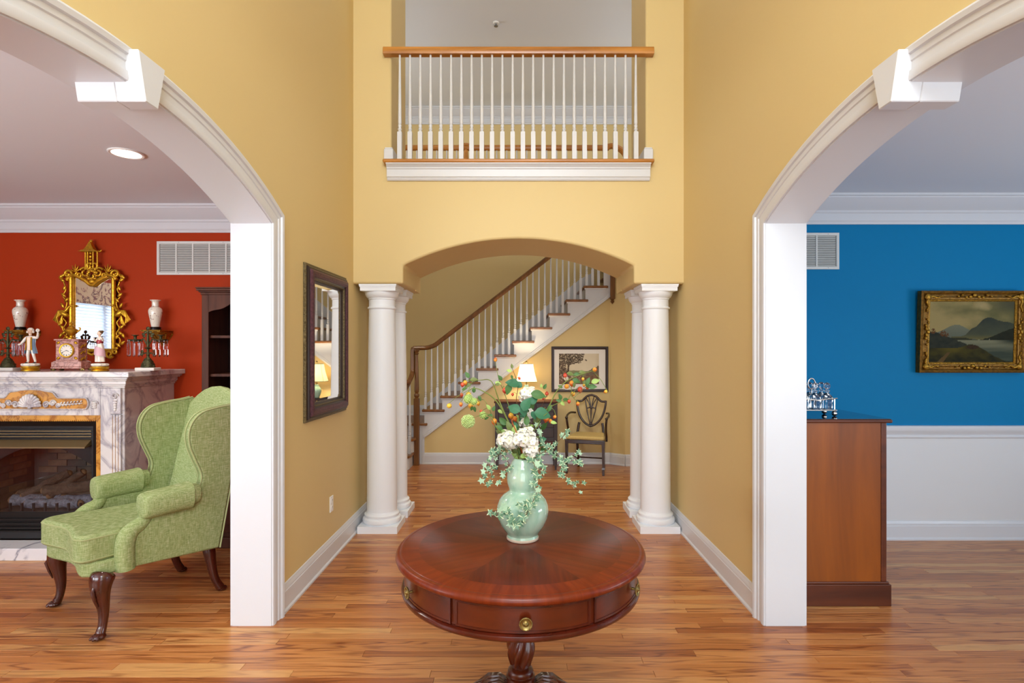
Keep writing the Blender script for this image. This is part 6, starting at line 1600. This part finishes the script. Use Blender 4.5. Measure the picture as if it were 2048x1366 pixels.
m.tube([B(0, .55), B(0, .66), B(0, .76)], [.006, .008, .013], 8); m.ell(B(0, .77), (.020, .012, .022), 10, 8); m.ell(B(0, .56), (.024, .012, .018), 10, 8)
m.build('pierced_splat', 'chair_wood', CH, smooth=60)
m = MB()
for s in (-1, 1): m.tube([(s*.224, -.20, .17), (s*.168, .218, .17)], .009, 6)
m.tube([(-.195, 0, .17), (.195, 0, .17)], .009, 6); m.build('stretcher', 'chair_wood', CH, smooth=50)

# ------------------------------------------------------------------ foyer wall: framed mirror, outlet
y0_, y1_ = 3.497, 4.275; z0_, z1_ = 1.054, 2.077
wm = thing('wall_mirror', 'tall mirror in a burgundy and bronze frame on the yellow wall', 'mirror', (-XW+.0095, (y0_+y1_)/2, z0_), math.radians(88.75))
wv, hv = (y1_-y0_)/2, z1_-z0_
def fr(name, mat, prof, parent=wm): m = MB(); frame_sweep(m, -wv, wv, 0, hv, prof); return m.build(name, mat, parent, smooth=25)
fr('beaded_edge', 'bead_gold', [(0, 0), (0, .010), (.006, .016), (.016, .016), (.018, .010), (.018, 0)])
fr('outer_moulding', 'dark_bronze_frame', [(.018, 0), (.018, .022), (.026, .030), (.036, .030), (.036, 0)])
fr('burgundy_band', 'burgundy_band', [(.036, 0), (.036, .036), (.048, .046), (.066, .048), (.082, .042), (.082, 0)])
fr('inner_moulding', 'dark_bronze_frame', [(.082, 0), (.082, .036), (.092, .032), (.100, .022), (.106, .022), (.112, .016), (.118, .014), (.118, 0)])
fr('bead_inner', 'bead_gold', [(.094, .02), (.094, .033), (.100, .034), (.104, .026), (.104, .02)])
bev = .022; i_ = .116
m = MB(); frame_sweep(m, -wv, wv, 0, hv, [(i_, .008), (i_, .0095), (i_+bev, .012), (i_+bev, .010)]); m.build('bevelled_edge', 'mirror_glass', wm, smooth=0)
MB().box(-wv+i_+bev, wv-i_-bev, -.012, -.004, i_+bev, hv-i_-bev).build('glass_plate', 'mirror_glass', wm, smooth=0)
ou = thing('wall_outlet', 'white electrical outlet low on the yellow wall below the mirror', 'outlet', (-XW, 4.02, .342), math.radians(90))
MB().box(-.035, .035, -.006, 0, 0, .115).build('cover_plate', 'plate_white', ou, smooth=0, bevel=.003)
for z in (.032, .083):
    q = MB().box(-.017, .017, -.009, -.004, z-.016, z+.016).build('socket', 'plate_white', ou, smooth=0, bevel=.004)
    for x in (-.006, .006): MB().box(x-.001, x+.001, -.0096, -.006, z-.002, z+.008).build('slot', 'ebony', q, smooth=0)
# ------------------------------------------------------------------ blue room
# sideboard, its end panel toward the camera
sy0, sy1, sx0, sx1 = 3.285, 4.39, 1.60, P(1772, 0, 3.29).x
sz = P(0, 838, 3.27).z
sb = thing('sideboard', 'tall polished cherry sideboard seen from its end in the blue room', 'sideboard', ((sx0+sx1)/2, (sy0+sy1)/2, 0))
def S(*a, **k): return MB().box(*a)
MB().box(sx0+.003, sx1-.035, sy0, sy1, .14, sz-.022).build('end_case', 'sideboard_wood', sb, smooth=0, world=True)
MB().box(sx1-.034, sx1, sy0-.004, sy1, .14, sz-.022).build('front_frame', 'sideboard_trim', sb, smooth=0, bevel=.006, bseg=3, world=True)
MB().box(sx0+.003, P(1783, 0, 3.27).x, sy0-.016, sy1+.004, 0, .128).build('plinth', 'sideboard_trim', sb, smooth=0, bevel=.003, world=True)
MB().box(sx0+.003, sx1+.012, sy0-.009, sy1, .126, .142).build('plinth_moulding', 'sideboard_trim', sb, smooth=0, bevel=.006, bseg=3, world=True)
MB().box(sx0+.003, sx1+.028, sy0-.018, sy1+.004, sz-.024, sz-.004).build('top_moulding', 'sideboard_trim', sb, smooth=0, bevel=.008, bseg=4, world=True)
MB().box(sx0+.003, sx1+.020, sy0-.012, sy1+.004, sz-.006, sz).build('polished_top', 'polished_top', sb, smooth=0, bevel=.002, world=True)
for k in range(3):
    a = sy0+.03+k*.355
    d_ = MB().box(sx1, sx1+.012, a, a+.335, sz-.22, sz-.05).build('drawer', 'sideboard_wood', sb, smooth=0, bevel=.004, world=True)
    MB().lathe([(.006, 0), (.006, .012), (.014, .018), (.012, .024), (.002, .026)], (sx1+.012, a+.167, sz-.135), 14, Matrix.Rotation(PI/2, 4, 'Y')).build('knob', 'brass', d_, world=True)
    d_ = MB().box(sx1, sx1+.012, a, a+.335, .17, sz-.25).build('door', 'sideboard_wood', sb, smooth=0, bevel=.004, world=True)
    MB().lathe([(.006, 0), (.006, .012), (.014, .018), (.012, .024), (.002, .026)], (sx1+.012, a+.30, .6), 14, Matrix.Rotation(PI/2, 4, 'Y')).build('knob', 'brass', d_, world=True)
# cruet stand with cut-glass bottles
cy_ = 3.47; cxp = P(1623, 0, cy_).x
cs = thing('cruet_stand', 'silver cruet stand with a ring handle on the sideboard', 'cruet stand', (cxp, cy_, sz)); cs.scale = (1.27,)*3
pxm = cy_/F
zr0 = .038
MB().box(-.098, .098, -.052, .052, zr0-.012, zr0-.006).build('tray', 'silver', cs, smooth=0, bevel=.002)
for s in (-1, 1):
    for yy in (-1, 1):
        MB().ell((s*.088, yy*.045, .013), (.013, .013, .013), 12, 8).build('ball_foot', 'silver', cs, smooth=60)
        MB().tube([(s*.088, yy*.045, .024), (s*.088, yy*.045, zr0+.050)], .003, 6).build('upright', 'silver', cs, smooth=60)
lp = [(-.098, -.050), (0, -.054), (.098, -.050), (.102, 0), (.098, .050), (0, .054), (-.098, .050), (-.102, 0)]
MB().tube([(x, y, zr0+.045+.004*math.cos(i*PI)) for i, (x, y) in enumerate(lp)], .0028, 6, closed=True).build('gallery_wire', 'silver', cs, smooth=60)
MB().tube([(0, 0, zr0-.006), (0, 0, .130)], .0035, 8).build('handle_rod', 'silver', cs, smooth=60)
MB().tube([(.018*math.cos(a), 0, .155+.026*math.sin(a)) for a in [2*PI*i/28 for i in range(28)]], .0038, 8, closed=True).build('ring_handle', 'silver', cs, smooth=60)
def bottle_mesh():
    m = MB(); N = 16; rows = []
    for r, z in ((.020, 0), (.0245, .002), (.0245, .040), (.0255, .044), (.0255, .056), (.022, .064), (.012, .074), (.009, .080), (.009, .086), (.015, .089), (.015, .091)):
        rows.append([((r*(1.05 if (i % 2 and z < .06) else 1.0))*math.cos(2*PI*i/N), (r*(1.05 if (i % 2 and z < .06) else 1.0))*math.sin(2*PI*i/N), z) for i in range(N)])
    m.strip(rows, closed_v=True); m.bm.faces.new([m.bm.verts.new(p) for p in rows[0][::-1]]); m.bm.faces.new([m.bm.verts.new(p) for p in rows[-1]])
    bmesh.ops.remove_doubles(m.bm, verts=m.bm.verts, dist=1e-5); return m.mesh('flask', 'crystal', 25)
bmsh = bottle_mesh()
stm = MB().lathe([(.007, .088), (.006, .096), (.010, .100), (.0145, .108), (.0155, .116), (.0125, .125), (.004, .130), (.001, .1305)], seg=10).mesh('stopper', 'crystal', 20)
for (x, y, lb) in ((.062, -.026, 'cut-glass cruet bottle at the outer front corner of the silver stand'), (.062, .026, 'cut-glass cruet bottle at the outer back corner of the silver stand'), (.004, -.026, 'cut-glass cruet bottle in the front middle of the silver stand'),
                   (.004, .028, 'cut-glass cruet bottle in the back middle of the silver stand'), (-.056, -.026, 'cut-glass cruet bottle half hidden by the white jamb')):
    t = thing('cruet_bottle', lb, 'bottle', (cxp+x*1.27, cy_+y*1.27, sz+(zr0-.0055)*1.27), 0, 'cut-glass bottles in the cruet stand'); t.scale = (1.27,)*3
    place('flask', bmsh, t); place('stopper', stm, t)
# landscape in a carved gold frame
px0, px1 = P(1836, 0, YR-.03).x, P(2047, 0, YR-.03).x
pz0, pz1 = P(0, 745, YR-.03).z, P(0, 582, YR-.03).z
lp_ = thing('landscape_painting', 'lake and mountain painting in a carved gold frame on the blue wall', 'painting', ((px0+px1)/2, YR-.002, pz0))
lp_.rotation_euler = (math.radians(2.0), 0, 0)
w_, h_ = px1-px0, pz1-pz0
m = MB(); frame_sweep(m, -w_/2, w_/2, 0, h_, [(0, 0), (0, .045), (.010, .052), (.018, .048), (.030, .032), (.044, .036), (.056, .046), (.066, .044), (.074, .030), (.082, .024), (.082, 0)]); m.build('frame', 'antique_gold', lp_, smooth=30)
m = MB(); frame_sweep(m, -w_/2, w_/2, 0, h_, [(.070, .020), (.070, .034), (.076, .036), (.084, .028), (.084, .020)]); m.build('sight_edge', 'antique_gold_bright', lp_, smooth=30)
def orn(cx, cz, L, horiz, n=9):
    m = MB()
    for k in range(n):
        u = (k-(n-1)/2)/((n-1)/2); a = u*L; b_ = .010*math.cos(u*PI*2.5)
        x, z = (cx+a, cz+b_) if horiz else (cx+b_, cz+a)
        r = .015*(1-.5*abs(u)); m.ell((x, -.046, z), (r*1.25 if horiz else r, .010, r if horiz else r*1.25), 8, 5)
    return m
for nm, cx, cz, L, hz in (('c', 0, h_-.045, .13, True), ('c', 0, .045, .13, True), ('c', -w_/2+.05, h_/2, .10, False), ('c', w_/2-.05, h_/2, .10, False)): orn(cx, cz, L, hz).build('carved_spray', 'antique_gold_bright', lp_, smooth=60)
for s in (-1, 1):
    for zz in (0, 1):
        cx, cz = s*(w_/2-.05), (.05 if zz == 0 else h_-.05); m = MB()
        for k in range(9):
            u = k/8; d = .02+.09*u; r = .014*(1-.5*u)
            m.ell((cx-s*d, -.046, cz+(-1 if zz == 0 else 1)*.006*math.sin(u*8)), (r*1.2, .010, r*.8), 8, 5); m.ell((cx+s*.006*math.sin(u*8), -.046, cz+(1 if zz == 0 else -1)*d), (r*.8, .010, r*1.2), 8, 5)
        m.ell((cx, -.047, cz), (.026, .014, .026), 10, 6); m.build('carved_corner', 'antique_gold_bright', lp_, smooth=60)
painted('canvas', 'canvas_paint', 150, 100, w_-.164, h_-.164, loch, lp_, (-w_/2+.082, -.024, .082))
